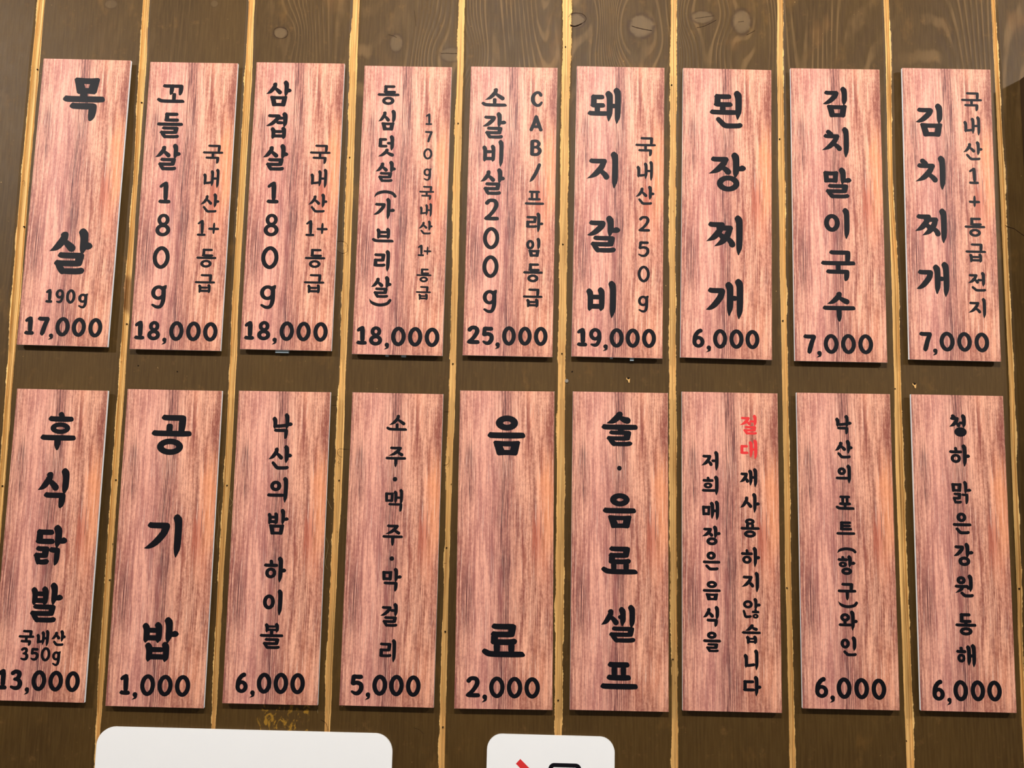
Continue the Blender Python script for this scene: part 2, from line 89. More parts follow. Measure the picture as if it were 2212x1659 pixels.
GLYPHS = {
"목":"M 24 0 84 38;u 41 32 57 50;- 0 42 100 57;G 17 58 82 100",
"살":"s 0 8 60 52;I 65 0 88 58;l 76 30 100 48;R 12 53 86 100",
"꼬":"G 18 0 60 58;G 46 0 92 60;u 54 46 68 90;_ 0 72 100 100",
"들":"d 26 0 84 36;- 0 38 100 53;R 12 54 88 100",
"국":"G 24 0 86 46;- 0 34 100 49;u 42 44 58 66;G 14 62 82 100",
"내":"n 0 25 52 80;i 46 8 66 92;i 78 0 100 100;e 58 44 84 57",
"산":"s 0 10 62 60;I 66 0 86 74;l 78 34 100 52;N 14 66 88 100",
"등":"d 26 0 84 42;- 0 41 100 56;o 22 58 78 100",
"급":"G 26 0 84 48;- 0 38 100 54;b 18 55 80 100",
"삼":"s 0 8 62 54;I 66 0 88 62;l 78 30 100 48;M 16 59 84 100",
"겹":"g 0 9 66 55;q 48 18 80 30;q 44 36 80 48;I 74 0 98 60;b 22 57 94 100",
"심":"s 0 8 66 58;I 74 0 98 64;M 18 60 92 100",
"덧":"d 2 14 60 58;q 52 32 82 44;I 76 0 98 72;s 4 62 100 100",
"가":"g 0 24 56 78;i 58 0 78 100;l 72 50 100 66",
"브":"b 20 0 82 68;_ 0 74 100 100",
"리":"r 0 16 76 78;i 76 0 100 100",
"소":"s 14 0 90 66;u 44 54 60 90;_ 0 70 100 100",
"갈":"g 0 14 56 54;I 62 0 80 58;l 70 32 100 47;R 10 55 88 100",
"비":"b 0 18 62 76;i 72 0 100 100",
"프":"p 16 0 82 68;- 0 79 100 100",
"라":"r 0 18 66 78;i 60 0 82 100;l 76 48 100 66",
"임":"o 0 12 58 62;I 74 0 100 62;M 16 62 96 100",
"돼":"d 8 20 54 56;u 22 50 38 76;- 0 63 66 80;i 54 9 76 94;i 78 0 100 100;e 66 44 86 57",
"지":"j 0 20 72 76;i 76 0 100 100",
"된":"d 12 10 70 44;u 32 40 48 64;- 0 50 86 66;i 74 0 97 78;N 20 70 100 100",
"장":"j 0 12 60 57;I 62 0 82 66;l 76 34 100 48;o 22 59 82 100",
"찌":"j 0 18 58 68;j 22 26 80 80;i 76 0 100 100",
"개":"g 0 24 52 78;i 52 8 74 93;i 76 0 100 100;e 64 42 84 55",
"김":"g 0 14 66 57;I 74 0 100 62;M 16 59 98 100",
"치":"c 0 10 74 78;i 76 0 100 100",
"말":"m 2 12 54 50;I 60 0 80 56;l 72 34 100 50;R 8 54 92 100",
"이":"o 0 20 62 77;i 74 0 100 100",
"수":"s 14 0 82 42;- 0 46 100 62;v 40 54 60 100",
"전":"j 0 12 62 60;q 50 36 80 48;I 74 0 96 74;N 20 72 100 100",
"후":"h 18 0 90 57;- 0 58 100 75;v 40 68 58 100",
"식":"s 0 10 68 57;I 76 0 100 66;G 20 61 92 100",
"닭":"d 2 12 62 48;I 62 0 82 58;l 74 32 100 46;R 0 53 50 98;G 44 55 80 100",
"발":"b 0 10 54 52;I 60 0 82 57;l 72 30 100 46;R 0 55 84 100",
"공":"G 22 0 84 52;u 36 22 52 50;- 0 38 100 55;o 16 59 80 100",
"기":"g 0 20 68 80;i 76 0 100 100",
"밥":"b 0 12 54 56;I 60 0 82 62;l 74 32 100 48;b 10 58 76 100",
"낙":"n 0 14 66 57;I 58 0 82 64;l 74 36 100 50;G 4 60 78 100",
"의":"o 14 15 68 56;- 0 63 86 79;i 76 0 100 100",
"밤":"b 0 14 50 56;I 56 0 82 62;l 74 32 100 48;M 8 60 80 100",
"하":"h 0 12 64 84;i 60 0 84 100;l 76 46 100 61",
"볼":"b 20 0 80 32;u 42 28 58 50;- 0 42 100 56;R 14 58 88 100",
"주":"j 14 0 86 46;- 0 48 100 64;v 40 56 60 100",
"맥":"m 0 16 48 58;I 48 8 68 64;I 76 0 98 68;e 60 33 84 44;G 18 62 96 100",
"막":"m 0 14 52 54;I 58 0 80 62;l 72 32 100 46;G 8 59 80 100",
"걸":"g 0 14 62 54;q 52 26 80 38;I 72 0 96 58;R 12 56 98 100",
"음":"o 22 0 80 38;- 0 43 100 57;M 16 63 86 100",
"료":"r 20 0 82 64;u 27 58 43 86;u 60 58 76 86;_ 0 74 100 100",
"술":"s 14 0 80 36;- 0 38 100 53;u 46 48 60 62;R 14 55 86 100",
"셀":"s 0 12 50 55;q 46 28 64 39;I 54 6 70 58;I 78 0 96 62;R 22 58 98 100",
"저":"j 0 20 66 76;q 56 44 84 56;i 78 0 100 100",
"희":"h 4 6 72 66;- 0 67 86 84;i 76 0 100 100",
"매":"m 0 26 50 76;i 50 6 72 94;i 78 0 100 100;e 62 46 84 58",
"은":"o 22 0 74 44;- 0 48 100 64;N 16 68 90 100",
"을":"o 22 0 76 36;- 0 38 100 53;R 16 56 88 100",
"절":"j 0 12 64 54;q 52 28 80 40;I 74 0 96 58;R 18 57 98 100",
"대":"d 0 28 50 74;i 50 8 74 92;i 78 0 100 100;e 64 44 84 56",
"재":"j 0 24 54 76;i 52 8 74 92;i 78 0 100 100;e 64 42 84 54",
"사":"s 0 18 62 76;i 62 0 84 100;l 76 48 100 63",
"용":"o 24 0 74 34;u 30 28 44 52;u 56 28 70 52;- 0 44 100 60;o 18 61 80 100",
"않":"o 2 12 56 52;I 60 0 82 60;l 74 28 100 42;N 0 58 50 98;h 48 52 92 100",
"습":"s 18 0 84 37;- 0 38 100 54;b 22 60 80 100",
"니":"n 0 22 70 84;i 76 0 100 100",
"다":"d 0 22 66 76;i 62 0 84 100;l 76 48 100 63",
"포":"p 18 0 82 68;u 43 60 57 86;_ 0 74 100 100",
"트":"t 18 0 84 68;- 0 80 100 100",
"항":"h 0 4 60 62;I 60 0 80 62;l 74 34 100 48;o 20 62 80 100",
"구":"G 20 0 84 50;- 0 38 100 54;v 42 48 60 100",
"와":"o 10 14 60 56;u 26 50 42 74;- 0 64 76 79;i 62 0 84 100;l 76 48 100 61",
"인":"o 0 12 58 62;I 74 0 98 74;N 16 70 100 100",
"청":"c 0 2 64 58;q 52 34 78 45;I 72 0 96 62;o 28 58 98 100",
"맑":"m 0 10 52 48;I 58 0 80 56;l 72 34 100 47;R 4 51 52 98;G 48 54 84 100",
"강":"g 0 12 54 57;I 58 0 80 66;l 72 36 100 50;o 22 59 82 100",
"원":"o 12 8 60 44;- 0 46 76 59;w 2 54 50 82;q 60 54 82 65;I 76 0 96 76;N 30 74 100 100",
"동":"d 20 0 78 44;u 43 38 57 58;- 0 46 100 61;o 20 62 80 100",
"해":"h 0 12 54 80;i 54 6 76 94;i 80 0 100 100;e 66 46 86 56",
}

# ------------------------------------------------------------------ node helpers
class X:
    """a socket wrapped so that node maths reads like an expression"""
    def __init__(s, nt, sock): s.nt, s.s = nt, sock
    def _m(s, op, *a):
        n = s.nt.nodes.new('ShaderNodeMath'); n.operation = op
        for k, b in enumerate((s,) + a):
            if isinstance(b, X): s.nt.links.new(b.s, n.inputs[k])
            else: n.inputs[k].default_value = b
        return X(s.nt, n.outputs[0])
    def __add__(s, o): return s._m('ADD', o)
    __radd__ = __add__
    def __sub__(s, o): return s._m('SUBTRACT', o)
    def __rsub__(s, o): return (s * -1.0) + o
    def __mul__(s, o): return s._m('MULTIPLY', o)
    __rmul__ = __mul__
    def __truediv__(s, o): return s._m('DIVIDE', o)
    def pow(s, e): return s._m('POWER', e)
    def sin(s): return s._m('SINE')
    def abs(s): return s._m('ABSOLUTE')
    def exp(s): return s._m('EXPONENT')
    def max(s, o): return s._m('MAXIMUM', o)
    def min(s, o): return s._m('MINIMUM', o)
    def ramp(s, a, b, c=0.0, d=1.0):
        n = s.nt.nodes.new('ShaderNodeMapRange'); n.interpolation_type = 'SMOOTHSTEP'
        s.nt.links.new(s.s, n.inputs['Value'])
        n.inputs['From Min'].default_value = a; n.inputs['From Max'].default_value = b
        n.inputs['To Min'].default_value = c; n.inputs['To Max'].default_value = d
        return X(s.nt, n.outputs['Result'])

def gauss(x, c, w):
    d = (x - c) / w
    return ((d * d) * -1.0).exp()

def window(x, a, b, soft):
    return x.ramp(a - soft, a + soft) * x.ramp(b - soft, b + soft, 1.0, 0.0)

class Mat:
    def __init__(s, name, rough=0.5, spec=0.5):
        s.m = bpy.data.materials.new(name); s.m.use_nodes = True
        s.nt = s.m.node_tree; s.b = s.nt.nodes['Principled BSDF']
        s.b.inputs['Roughness'].default_value = rough
        s.b.inputs['Specular IOR Level'].default_value = spec
    def coord(s, kind):
        n = s.nt.nodes.new('ShaderNodeTexCoord')
        sp = s.nt.nodes.new('ShaderNodeSeparateXYZ'); s.nt.links.new(n.outputs[kind], sp.inputs[0])
        return [X(s.nt, sp.outputs[k]) for k in range(3)]
    def position(s):
        n = s.nt.nodes.new('ShaderNodeNewGeometry')
        sp = s.nt.nodes.new('ShaderNodeSeparateXYZ'); s.nt.links.new(n.outputs['Position'], sp.inputs[0])
        return [X(s.nt, sp.outputs[k]) for k in range(3)]
    def comb(s, *a):
        n = s.nt.nodes.new('ShaderNodeCombineXYZ')
        for k, b in enumerate(a):
            if isinstance(b, X): s.nt.links.new(b.s, n.inputs[k])
            else: n.inputs[k].default_value = b
        return n.outputs[0]
    def noise(s, x, y, z=0.0, detail=3.0, rough=0.55, dist=0.0):
        n = s.nt.nodes.new('ShaderNodeTexNoise')
        n.inputs['Scale'].default_value = 1.0
        n.inputs['Detail'].default_value = detail; n.inputs['Roughness'].default_value = rough
        n.inputs['Distortion'].default_value = dist
        s.nt.links.new(s.comb(x, y, z), n.inputs['Vector'])
        return X(s.nt, n.outputs['Fac'])
    def mix(s, f, a, b, mode='MIX'):
        n = s.nt.nodes.new('ShaderNodeMix'); n.data_type = 'RGBA'; n.blend_type = mode; n.clamp_factor = True
        if isinstance(f, X): s.nt.links.new(f.s, n.inputs[0])
        else: n.inputs[0].default_value = f
        for k, c in ((6, a), (7, b)):
            if isinstance(c, tuple): n.inputs[k].default_value = (*c, 1)
            else: s.nt.links.new(c, n.inputs[k])
        return n.outputs[2]
    def color(s, c):
        if isinstance(c, tuple): s.b.inputs['Base Color'].default_value = (*c, 1)
        else: s.nt.links.new(c, s.b.inputs['Base Color'])
    def rough(s, x): s.nt.links.new(x.s, s.b.inputs['Roughness'])
    def bump(s, h, strength=0.3, dist=0.001):
        n = s.nt.nodes.new('ShaderNodeBump'); n.inputs['Strength'].default_value = strength
        n.inputs['Distance'].default_value = dist
        s.nt.links.new(h.s, n.inputs['Height']); s.nt.links.new(n.outputs[0], s.b.inputs['Normal'])

def srgb(r, g, b):
    f = lambda c: (c / 255 / 12.92) if c / 255 <= 0.04045 else ((c / 255 + 0.055) / 1.055) ** 2.4
    return (f(r), f(g), f(b))

# ------------------------------------------------------------------ materials
def make_print():
    """the wood picture printed on every board: the same picture on each, laid out over the board's own UV"""
    M = Mat('printed_wood_film', 0.5, 0.18)
    u, v0, _ = M.coord('UV')
    v = 1.0 - v0                                      # from the top down
    wob = M.noise(u * 3.0, v * 5.0, 3.0, 2.0) - 0.5
    uu = u + wob * 0.022
    fine = M.noise(uu * 88.0, v * 5.0, 0.0, 5.0, 0.72)
    fine2 = M.noise(uu * 230.0, v * 16.0, 7.0, 3.0, 0.6)
    mid = M.noise(uu * 21.0, v * 3.2, 11.0, 3.0, 0.6)
    broad = M.noise(uu * 7.0, v * 4.0, 5.0, 2.0)
    mott = M.noise(u * 40.0, v * 75.0, 9.0, 5.0, 0.75)
    t = (fine - 0.5) * 1.5 + (mid - 0.5) * 1.3 + (broad - 0.5) * 1.0 + (mott - 0.5) * 1.0 + (fine2 - 0.5) * 0.9 + 0.56
    t = t - v * 0.10
    base = M.mix(t.ramp(0.10, 0.95), srgb(130, 70, 58), srgb(234, 173, 143))
    # pinker on the left third, more orange on the right
    base = M.mix(gauss(u, 0.30, 0.28) * 0.30, base, srgb(222, 156, 150))
    base = M.mix(M.noise(u * 6.0, v * 4.0, 21.0, 2.0).ramp(0.45, 0.75) * u.ramp(0.4, 1.0) * 0.55, base, srgb(214, 138, 106))
    orange = gauss(u + (M.noise(u * 9.0, v * 12.0, 2.0, 2.0) - 0.5) * 0.12, 0.95, 0.075) * window(v, 0.22, 0.50, 0.07)
    base = M.mix(orange * 0.5, base, srgb(236, 152, 100))
    patch = window(u + wob * 0.03, 0.775, 0.872, 0.012) * window(v, 0.40, 0.53, 0.055)
    base = M.mix(patch * (0.35 + mott * 0.6), base, srgb(176, 92, 70))
    # dark purple-brown grain: core streaks and the left streak
    core = gauss(uu, 0.49, 0.085) * 1.2 + gauss(uu, 0.465, 0.022) * 0.7 + gauss(uu, 0.53, 0.015) * 0.4
    side = gauss(uu, 0.115, 0.055) * (window(v, 0.17, 0.36, 0.05) + window(v, 0.58, 0.78, 0.06) * 0.9) * 1.15
    edge = (gauss(uu, 0.0, 0.06) + gauss(uu, 1.0, 0.05)) * 0.55 + gauss(uu, 0.36, 0.05) * 0.3 + gauss(uu, 0.62, 0.05) * 0.25 + gauss(uu, 0.8, 0.03) * 0.3
    line = M.noise(uu * 110.0, v * 4.0, 31.0, 4.0, 0.7).ramp(0.46, 0.56)
    dark = ((core * (0.62 + (M.noise(u * 4.0, v * 7.0, 8.0, 1.0) - 0.4) * 1.6) + side + edge).min(1.25)) * (line * 0.78 + 0.12)
    base = M.mix(dark.min(1.0) * 0.9, base, srgb(78, 40, 46))
    gl = M.noise(uu * 95.0, v * 3.4, 55.0, 3.0, 0.6).ramp(0.55, 0.68)
    base = M.mix(gl * 0.42, base, srgb(146, 86, 78))
    # thin light fibres
    pale = M.noise(uu * 130.0, v * 6.0, 44.0, 3.0, 0.6).ramp(0.58, 0.70)
    base = M.mix(pale * 0.5, base, srgb(252, 218, 196))
    # three printed cracks
    cr = gauss(u + wob * 0.02, 0.865, 0.0035) * window(v, 0.385, 0.475, 0.012)
    cr = cr + gauss(u + wob * 0.03, 0.772, 0.0028) * window(v, 0.39, 0.50, 0.03) * 0.7
    cr = cr + gauss(u + wob * 0.05, 0.478, 0.004) * window(v, 0.24, 0.33, 0.02) + gauss(u + wob * 0.05, 0.468, 0.004) * window(v, 0.53, 0.60, 0.02)
    base = M.mix(cr.min(1.0) * 0.8, base, srgb(78, 42, 48))
    # slanting grain at the right edge, lower half
    sl = ((u * 300.0 + v * 260.0 + wob * 10.0).sin()).ramp(0.1, 0.9) * window(u, 0.88, 1.05, 0.03) * window(v, 0.52, 0.70, 0.03)
    base = M.mix(sl * 0.35, base, srgb(190, 110, 90))
    M.color(base)
    return M.m

def make_stain():
    """dark brown stained softwood with knots, grain shown at the top of the boards and partly sheen put into the colour, worn spots lower down"""
    M = Mat('brown_stained_wood', 0.5, 0.18)
    x, y, z = M.position()
    push = None; core = None; ring = None
    for kx, kz, rx, rz, s in KNOTS:
        if s <= 0: continue
        dx = (x - kx); dz = (z - kz)
        e = (dx / (rx * 2.6)); g = (dz / (rz * 4.2))
        fall = ((e * e + g * g) * -1.0).exp()
        p = dx * fall * (-1.4 * s)
        q = ((dx / rx) * (dx / rx) + (dz / rz) * (dz / rz))
        c = q.ramp(0.75, 1.25, s, 0.0)
        r_ = gauss(q, 1.15, 0.45) * s
        push = p if push is None else push + p
        core = c if core is None else core.max(c)
        ring = r_ if ring is None else ring.max(r_)
    ux = x + push
    N = M.noise(ux * 9.0, z * 0.75, 1.0, 0.0, 0.4)
    lines = (N * 240.0 + M.noise(ux * 60.0, z * 6.0, 4.0, 2.0) * 3.0).sin()
    grain = lines.ramp(0.25, 1.0) * M.noise(x * 30.0, z * 9.0, 14.0, 3.0).ramp(0.35, 0.62)
    fib = M.noise(x * 420.0, z * 22.0, 0.0, 4.0, 0.65)
    mott = M.noise(x * 60.0, z * 45.0, 6.0, 5.0, 0.7)
    cloud = M.noise(x * 9.0, z * 5.0, 2.0, 3.0)
    show = z.ramp(2.16, 2.30) * x.ramp(-0.46, -0.38, 0.22, 1.0) * M.noise(x * 5.5, z * 2.0, 3.0, 1.0).ramp(0.30, 0.52)  # grain stands out towards the top, partly as sheen painted into the colour
    base = M.mix(cloud.ramp(0.3, 0.7), srgb(60, 41, 14), srgb(70, 49, 18))
    base = M.mix(fib.ramp(0.3, 0.75) * 0.5, base, srgb(88, 67, 32))
    base = M.mix(mott.ramp(0.56, 0.8) * 0.6, base, srgb(106, 76, 38))
    base = M.mix(show * grain * 0.30, base, srgb(142, 110, 70))
    base = M.mix(show * lines.ramp(-1.0, -0.3, 1.0, 0.0) * 0.20, base, srgb(70, 50, 30))
    blot = M.noise(x * 16.0, z * 9.0, 12.0, 3.0).ramp(0.58, 0.72)
    base = M.mix(show * blot * 0.2, base, srgb(140, 96, 50))
    base = M.mix(M.noise(x * 24.0, z * 12.0, 17.0, 4.0, 0.6).ramp(0.58, 0.74) * 0.32, base, srgb(118, 84, 38))
    if core is not None:
        base = M.mix(core * 0.55, base, srgb(108, 88, 62))
        base = M.mix(ring * 0.75 * M.noise(x * 90.0, z * 90.0, 3.0, 2.0).ramp(0.3, 0.6), base, srgb(58, 38, 18))
    # rubbed strip where old tape pulled the stain off
    peel = window(x, -0.327, -0.262, 0.003) * window(z, 1.401, 1.437, 0.004) * M.noise(x * 95.0, z * 60.0, 3.0, 5.0, 0.7, 0.8).ramp(0.52, 0.60)
    base = M.mix(peel * 0.85, base, srgb(150, 110, 34))
    # few tiny bare specks
    sp = M.noise(x * 260.0, z * 180.0, 9.0, 2.0, 0.5).ramp(0.76, 0.80)
    base = M.mix(sp * 0.6, base, srgb(190, 150, 90))
    M.color(base)
    M.rough((mott * 0.15) + 0.47)
    M.bump(fib * 0.5 + lines * show * 0.25 + mott * 0.5, 0.35, 0.0006)
    return M.m

def make_raw():
    """bare pine in the grooves"""
    M = Mat('bare_pine', 0.6, 0.25)
    x, y, z = M.position()
    f = M.noise(x * 900.0 + y * 700.0, z * 9.0, 0.0, 4.0, 0.6)
    c = M.noise(x * 40.0, z * 14.0, 5.0, 3.0)
    base = M.mix(f.ramp(0.25, 0.7), srgb(160, 116, 60), srgb(234, 190, 118))
    base = M.mix(c.ramp(0.45, 0.8) * 0.5, base, srgb(206, 150, 84))
    kn = M.noise(x * 20.0, z * 11.0, 41.0, 1.0).ramp(0.72, 0.80)
    base = M.mix(kn * 0.75, base, srgb(110, 62, 26))
    d = M.noise(x * 260.0, z * 120.0, 8.0, 3.0).ramp(0.67, 0.75)
    base = M.mix(d * 0.5, base, srgb(120, 76, 34))
    M.color(base); M.bump(f, 0.4, 0.0004)
    return M.m

def plain(name, col, rough=0.5, spec=0.5, var=0.0):
    M = Mat(name, rough, spec)
    if var:
        x, y, z = M.position()
        n = M.noise(x * 30.0, y * 30.0 + z * 30.0, z * 12.0, 3.0)
        M.color(M.mix(n.ramp(0.3, 0.7) * var, col, tuple(c * 0.8 for c in col)))
    else: M.color(col)
    return M.m

PRINT = make_print(); STAIN = make_stain(); RAW = make_raw()
FOAM = plain('white_foam_core', srgb(246, 248, 252), 0.6, 0.4, 0.05)
INK = plain('black_ink', (0.003, 0.003, 0.005), 0.5, 0.14)
RED = plain('red_ink', srgb(206, 44, 44), 0.45, 0.4)
TAPE = plain('grey_foam_tape', srgb(150, 165, 172), 0.6, 0.4, 0.3)
WHITE = plain('white_acrylic', srgb(236, 237, 237), 0.35, 0.5, 0.03)
CRACK = plain('dark_crack', srgb(34, 20, 10), 0.9, 0.1)
THREAD = plain('pale_thread', srgb(150, 130, 90), 0.8, 0.1)
STEEL = plain('dull_steel', srgb(120, 112, 100), 0.35, 0.5, 0.4)
HOLE = plain('dark_hole', srgb(24, 16, 10), 0.9, 0.1)
DARKWOOD = plain('dark_brown_paint', srgb(58, 38, 16), 0.5, 0.4, 0.5)
PLASTER = plain('beige_plaster', srgb(190, 176, 156), 0.9, 0.2, 0.2)
FLOORM = plain('grey_floor_tile', srgb(120, 112, 104), 0.5, 0.4, 0.4)

# ------------------------------------------------------------------ object helpers
def link_mesh(name, verts, faces, mats, parent=None, midx=None, smooth=False, uv=None):
    me = bpy.data.meshes.new(name)
    me.from_pydata(verts, [], faces)
    for m in (mats if isinstance(mats, (list, tuple)) else [mats]): me.materials.append(m)
    if midx: me.polygons.foreach_set('material_index', midx)
    if uv:
        L = me.uv_layers.new(name='UVMap')
        for p in me.polygons:
            for li in p.loop_indices:
                L.data[li].uv = uv[me.loops[li].vertex_index]
    me.validate(); me.update()
    o = bpy.data.objects.new(name, me); COL.objects.link(o)
    if parent is not None: o.parent = parent
    return o

def box_data(x0, x1, y0, y1, z0, z1):
    v = [(x, y, z) for x in (x0, x1) for y in (y0, y1) for z in (z0, z1)]
    f = [(0, 1, 3, 2), (4, 6, 7, 5), (0, 4, 5, 1), (2, 3, 7, 6), (0, 2, 6, 4), (1, 5, 7, 3)]
    return v, f

def box(name, b, mat, parent=None, bevel=0.0):
    bm = bmesh.new()
    v, f = box_data(*b)
    vs_ = [bm.verts.new(p) for p in v]
    for q in f: bm.faces.new([vs_[i] for i in q])
    if bevel: bmesh.ops.bevel(bm, geom=bm.edges[:], offset=bevel, segments=2, profile=0.5, affect='EDGES')
    bmesh.ops.recalc_face_normals(bm, faces=bm.faces)
    me = bpy.data.meshes.new(name); bm.to_mesh(me); bm.free(); me.materials.append(mat)
    o = bpy.data.objects.new(name, me); COL.objects.link(o)
    if parent is not None: o.parent = parent
    return o

def empty(name, loc=(0, 0, 0), rot=(0, 0, 0)):
    o = bpy.data.objects.new(name, None); COL.objects.link(o)
    o.location = loc; o.rotation_euler = rot; o.empty_display_size = 0.05
    return o

def extruded(name, poly, y0, y1, mat, parent=None, bevel=0.0):
    """poly: (x, z) outline, anticlockwise seen from the front (-Y); y0 front, y1 back"""
    bm = bmesh.new()
    fr = [bm.verts.new((p[0], y0, p[1])) for p in poly]
    bk = [bm.verts.new((p[0], y1, p[1])) for p in poly]
    n = len(poly)
    f = bm.faces.new(fr); bm.faces.new(bk[::-1])
    for i in range(n): bm.faces.new((fr[i], bk[i], bk[(i + 1) % n], fr[(i + 1) % n]))
    if bevel: bmesh.ops.bevel(bm, geom=list(f.edges), offset=bevel, segments=2, profile=0.5, affect='EDGES')
    bmesh.ops.recalc_face_normals(bm, faces=bm.faces)
    me = bpy.data.meshes.new(name); bm.to_mesh(me); bm.free(); me.materials.append(mat)
    o = bpy.data.objects.new(name, me); COL.objects.link(o)
    if parent is not None: o.parent = parent
    return o

# ------------------------------------------------------------------ setting: the planked wall
WALL_TOP = 2.9
DEPTH = 0.0042

def groove_at(g, z):
    L = sorted(g)
    if z <= L[0][0]: a = b = L[0]; t = 0
    elif z >= L[-1][0]: a = b = L[-1]; t = 0
    else:
        for i in range(len(L) - 1):
            if L[i][0] <= z <= L[i + 1][0]:
                a, b = L[i], L[i + 1]; t = (z - a[0]) / (b[0] - a[0]); t = t * t * (3 - 2 * t); break
    return a[1] * (1 - t) + b[1] * t, a[2] * (1 - t) + b[2] * t

PITCH = 0.1466
gs = list(GROOVES)
for k in range(1, 4):                                # the same boards go on beyond the frame
    first = gs[0]; gs.insert(0, [[z, a - PITCH, b - PITCH] for z, a, b in first])
for k in range(1, 4):
    last = gs[-1]; gs.append([[z, a + PITCH, b + PITCH] for z, a, b in last])

zs = [0.0, 0.4, 0.8, 1.1, 1.25]
z = 1.30
while z < 2.46:
    zs.append(z); z += 0.0016
zs += [2.5, 2.6, 2.75, WALL_TOP]

wall = box('wall_back', (-1.35, 1.35, 0.006, 0.10, 0.0, WALL_TOP), RAW)
wall['kind'] = 'structure'; wall['label'] = 'wall of dark brown stained vertical wooden planks with pale bare grooves'

def chip(seed, z, amt):
    """how far the stain has torn off the arris at this height"""
    a = mnoise.noise(Vector((seed * 7.3, z * 17.0, 0.0)))
    b = mnoise.noise(Vector((seed * 3.1, z * 75.0, 5.0)))
    c = mnoise.noise(Vector((seed * 5.7, z * 330.0, 9.0)))
    d = mnoise.noise(Vector((seed * 9.7, z * 811.0, 3.0)))
    v = 0.16 + 0.95 * a + 0.6 * b + 0.3 * c + 0.22 * d
    return max(0.0, min(1.0, v)) * amt

for k in range(len(gs) - 1):
    gl, gr = gs[k], gs[k + 1]
    verts = []; faces = []; midx = []
    mid_x = (gl[0][1] + gr[0][1]) / 2
    rough_r = 0.0022 if mid_x < 0.15 else 0.0007      # right arris
    rough_l = 0.0008 if mid_x < 0.05 else 0.0023      # left arris
    NP = 14
    for z in zs:
        xl = groove_at(gl, z)[1]; xr = groove_at(gr, z)[0]
        xn = groove_at(gr, z)[1]
        vis = 1.27 < z < 2.47
        cl = chip(k + 0.3, z, rough_l) if vis else 0.0005
        c_r = chip(k + 0.7, z, rough_r) if vis else 0.0005
        gw = xn - xr
        lipw = gw * 0.34
        tw = gw * 0.62
        row = [(xl - lipw, 0.0058), (xl - lipw, DEPTH + 0.0004), (xl, DEPTH + 0.0002), (xl, 0.0010 + cl * 0.4), (xl + 0.0003 + cl, 0.0007), (xl + 0.0036, 0.0),
               (xr - 0.0036, 0.0), (xr - 0.0003 - c_r, 0.0007), (xr, 0.0010 + c_r * 0.4), (xr, DEPTH),
               (xr + tw * 0.45, DEPTH - 0.0001), (xr + tw * 0.5, DEPTH + 0.0003), (xr + tw, DEPTH + 0.0002), (xr + tw, 0.0058)]
        verts += [(a, b, z) for a, b in row]
    for i in range(len(zs) - 1):
        for j in range(NP - 1):
            a = i * NP + j
            faces.append((a, a + 1, a + NP + 1, a + NP))
            midx.append(0 if j in (4, 5, 6) else 1)
    o = link_mesh('plank', verts, faces, [STAIN, RAW], wall, midx)

# nails, screws and holes in the planks
def disc(name, x, z, r, y0, y1, mat, parent, n=10, jit=0.0, seed=0):
    rnd = random.Random(seed)
    pts = []
    for i in range(n):
        a = 2 * math.pi * i / n; rr = r * (1 + jit * (rnd.random() - 0.5))
        pts.append((x + rr * math.cos(a), z + rr * math.sin(a)))
    return extruded(name, pts, y0, y1, mat, parent)

for i, (x, z, t) in enumerate(NAILS):
    if t == 'g':
        disc('nail', x, z, 0.0010, DEPTH - 0.0010, DEPTH + 0.001, HOLE, wall, 8, 0.5, i)
    elif t == 'w':
        disc('nail_hole', x, z, 0.0011, -0.00012, 0.0005, HOLE, wall, 8, 0.5, i)
    elif t == 's':
        disc('screw', x, z, 0.0024, -0.0012, 0.001, STEEL, wall, 12, 0.1, i)
    else:
        disc('nail_hole', x + 0.0002, z + 0.0004, 0.0019, -0.0003, 0.0005, HOLE, wall, 9, 0.7, i + 40)
        pts = [(x - 0.0022, z + 0.0016), (x - 0.0026, z - 0.0006), (x - 0.0006, z - 0.0022), (x + 0.0006, z - 0.0052), (x + 0.0018, z - 0.0052), (x + 0.0022, z - 0.0018), (x + 0.0024, z + 0.0006), (x + 0.0012, z - 0.0008), (x - 0.0008, z - 0.0010)]
        extruded('splinter', pts[::-1], -0.0007, 0.0003, RAW, wall)

def strip(name, pts, w, y, mat, parent, taper=True):
    v = []; f = []
    n = len(pts)
    for i, (x, z) in enumerate(pts):
        a = pts[max(0, i - 1)]; b = pts[min(n - 1, i + 1)]
        dx, dz = b[0] - a[0], b[1] - a[1]; l = math.hypot(dx, dz) or 1
        ww = w / 2 * (0.25 if taper and i in (0, n - 1) else 1.0) * (0.8 + 0.4 * ((i * 37) % 10) / 10)
        v += [(x - dz / l * ww, y, z + dx / l * ww), (x + dz / l * ww, y, z - dx / l * ww)]
    for i in range(n - 1): f.append((2 * i, 2 * i + 1, 2 * i + 3, 2 * i + 2))
    return link_mesh(name, v, f, mat, parent)

def dense(pts, m=4):
    out = []
    for i in range(len(pts) - 1):
        p0 = pts[max(0, i - 1)]; p1 = pts[i]; p2 = pts[i + 1]; p3 = pts[min(len(pts) - 1, i + 2)]
        for s in range(m):
            t = s / m
            out.append(tuple(0.5 * ((2 * b) + (-a + c) * t + (2 * a - 5 * b + 4 * c - d) * t * t + (-a + 3 * b - 3 * c + d) * t ** 3)
                             for a, b, c, d in zip(p0, p1, p2, p3)))
    out.append(tuple(pts[-1]))
    return out

for pts, w in CRACKS: strip('crack', dense(pts), w * 0.001, -0.00015, CRACK, wall)
for pts, w in PALE: strip('cobweb_thread', dense(pts), w * 0.001, -0.0004, THREAD, wall)

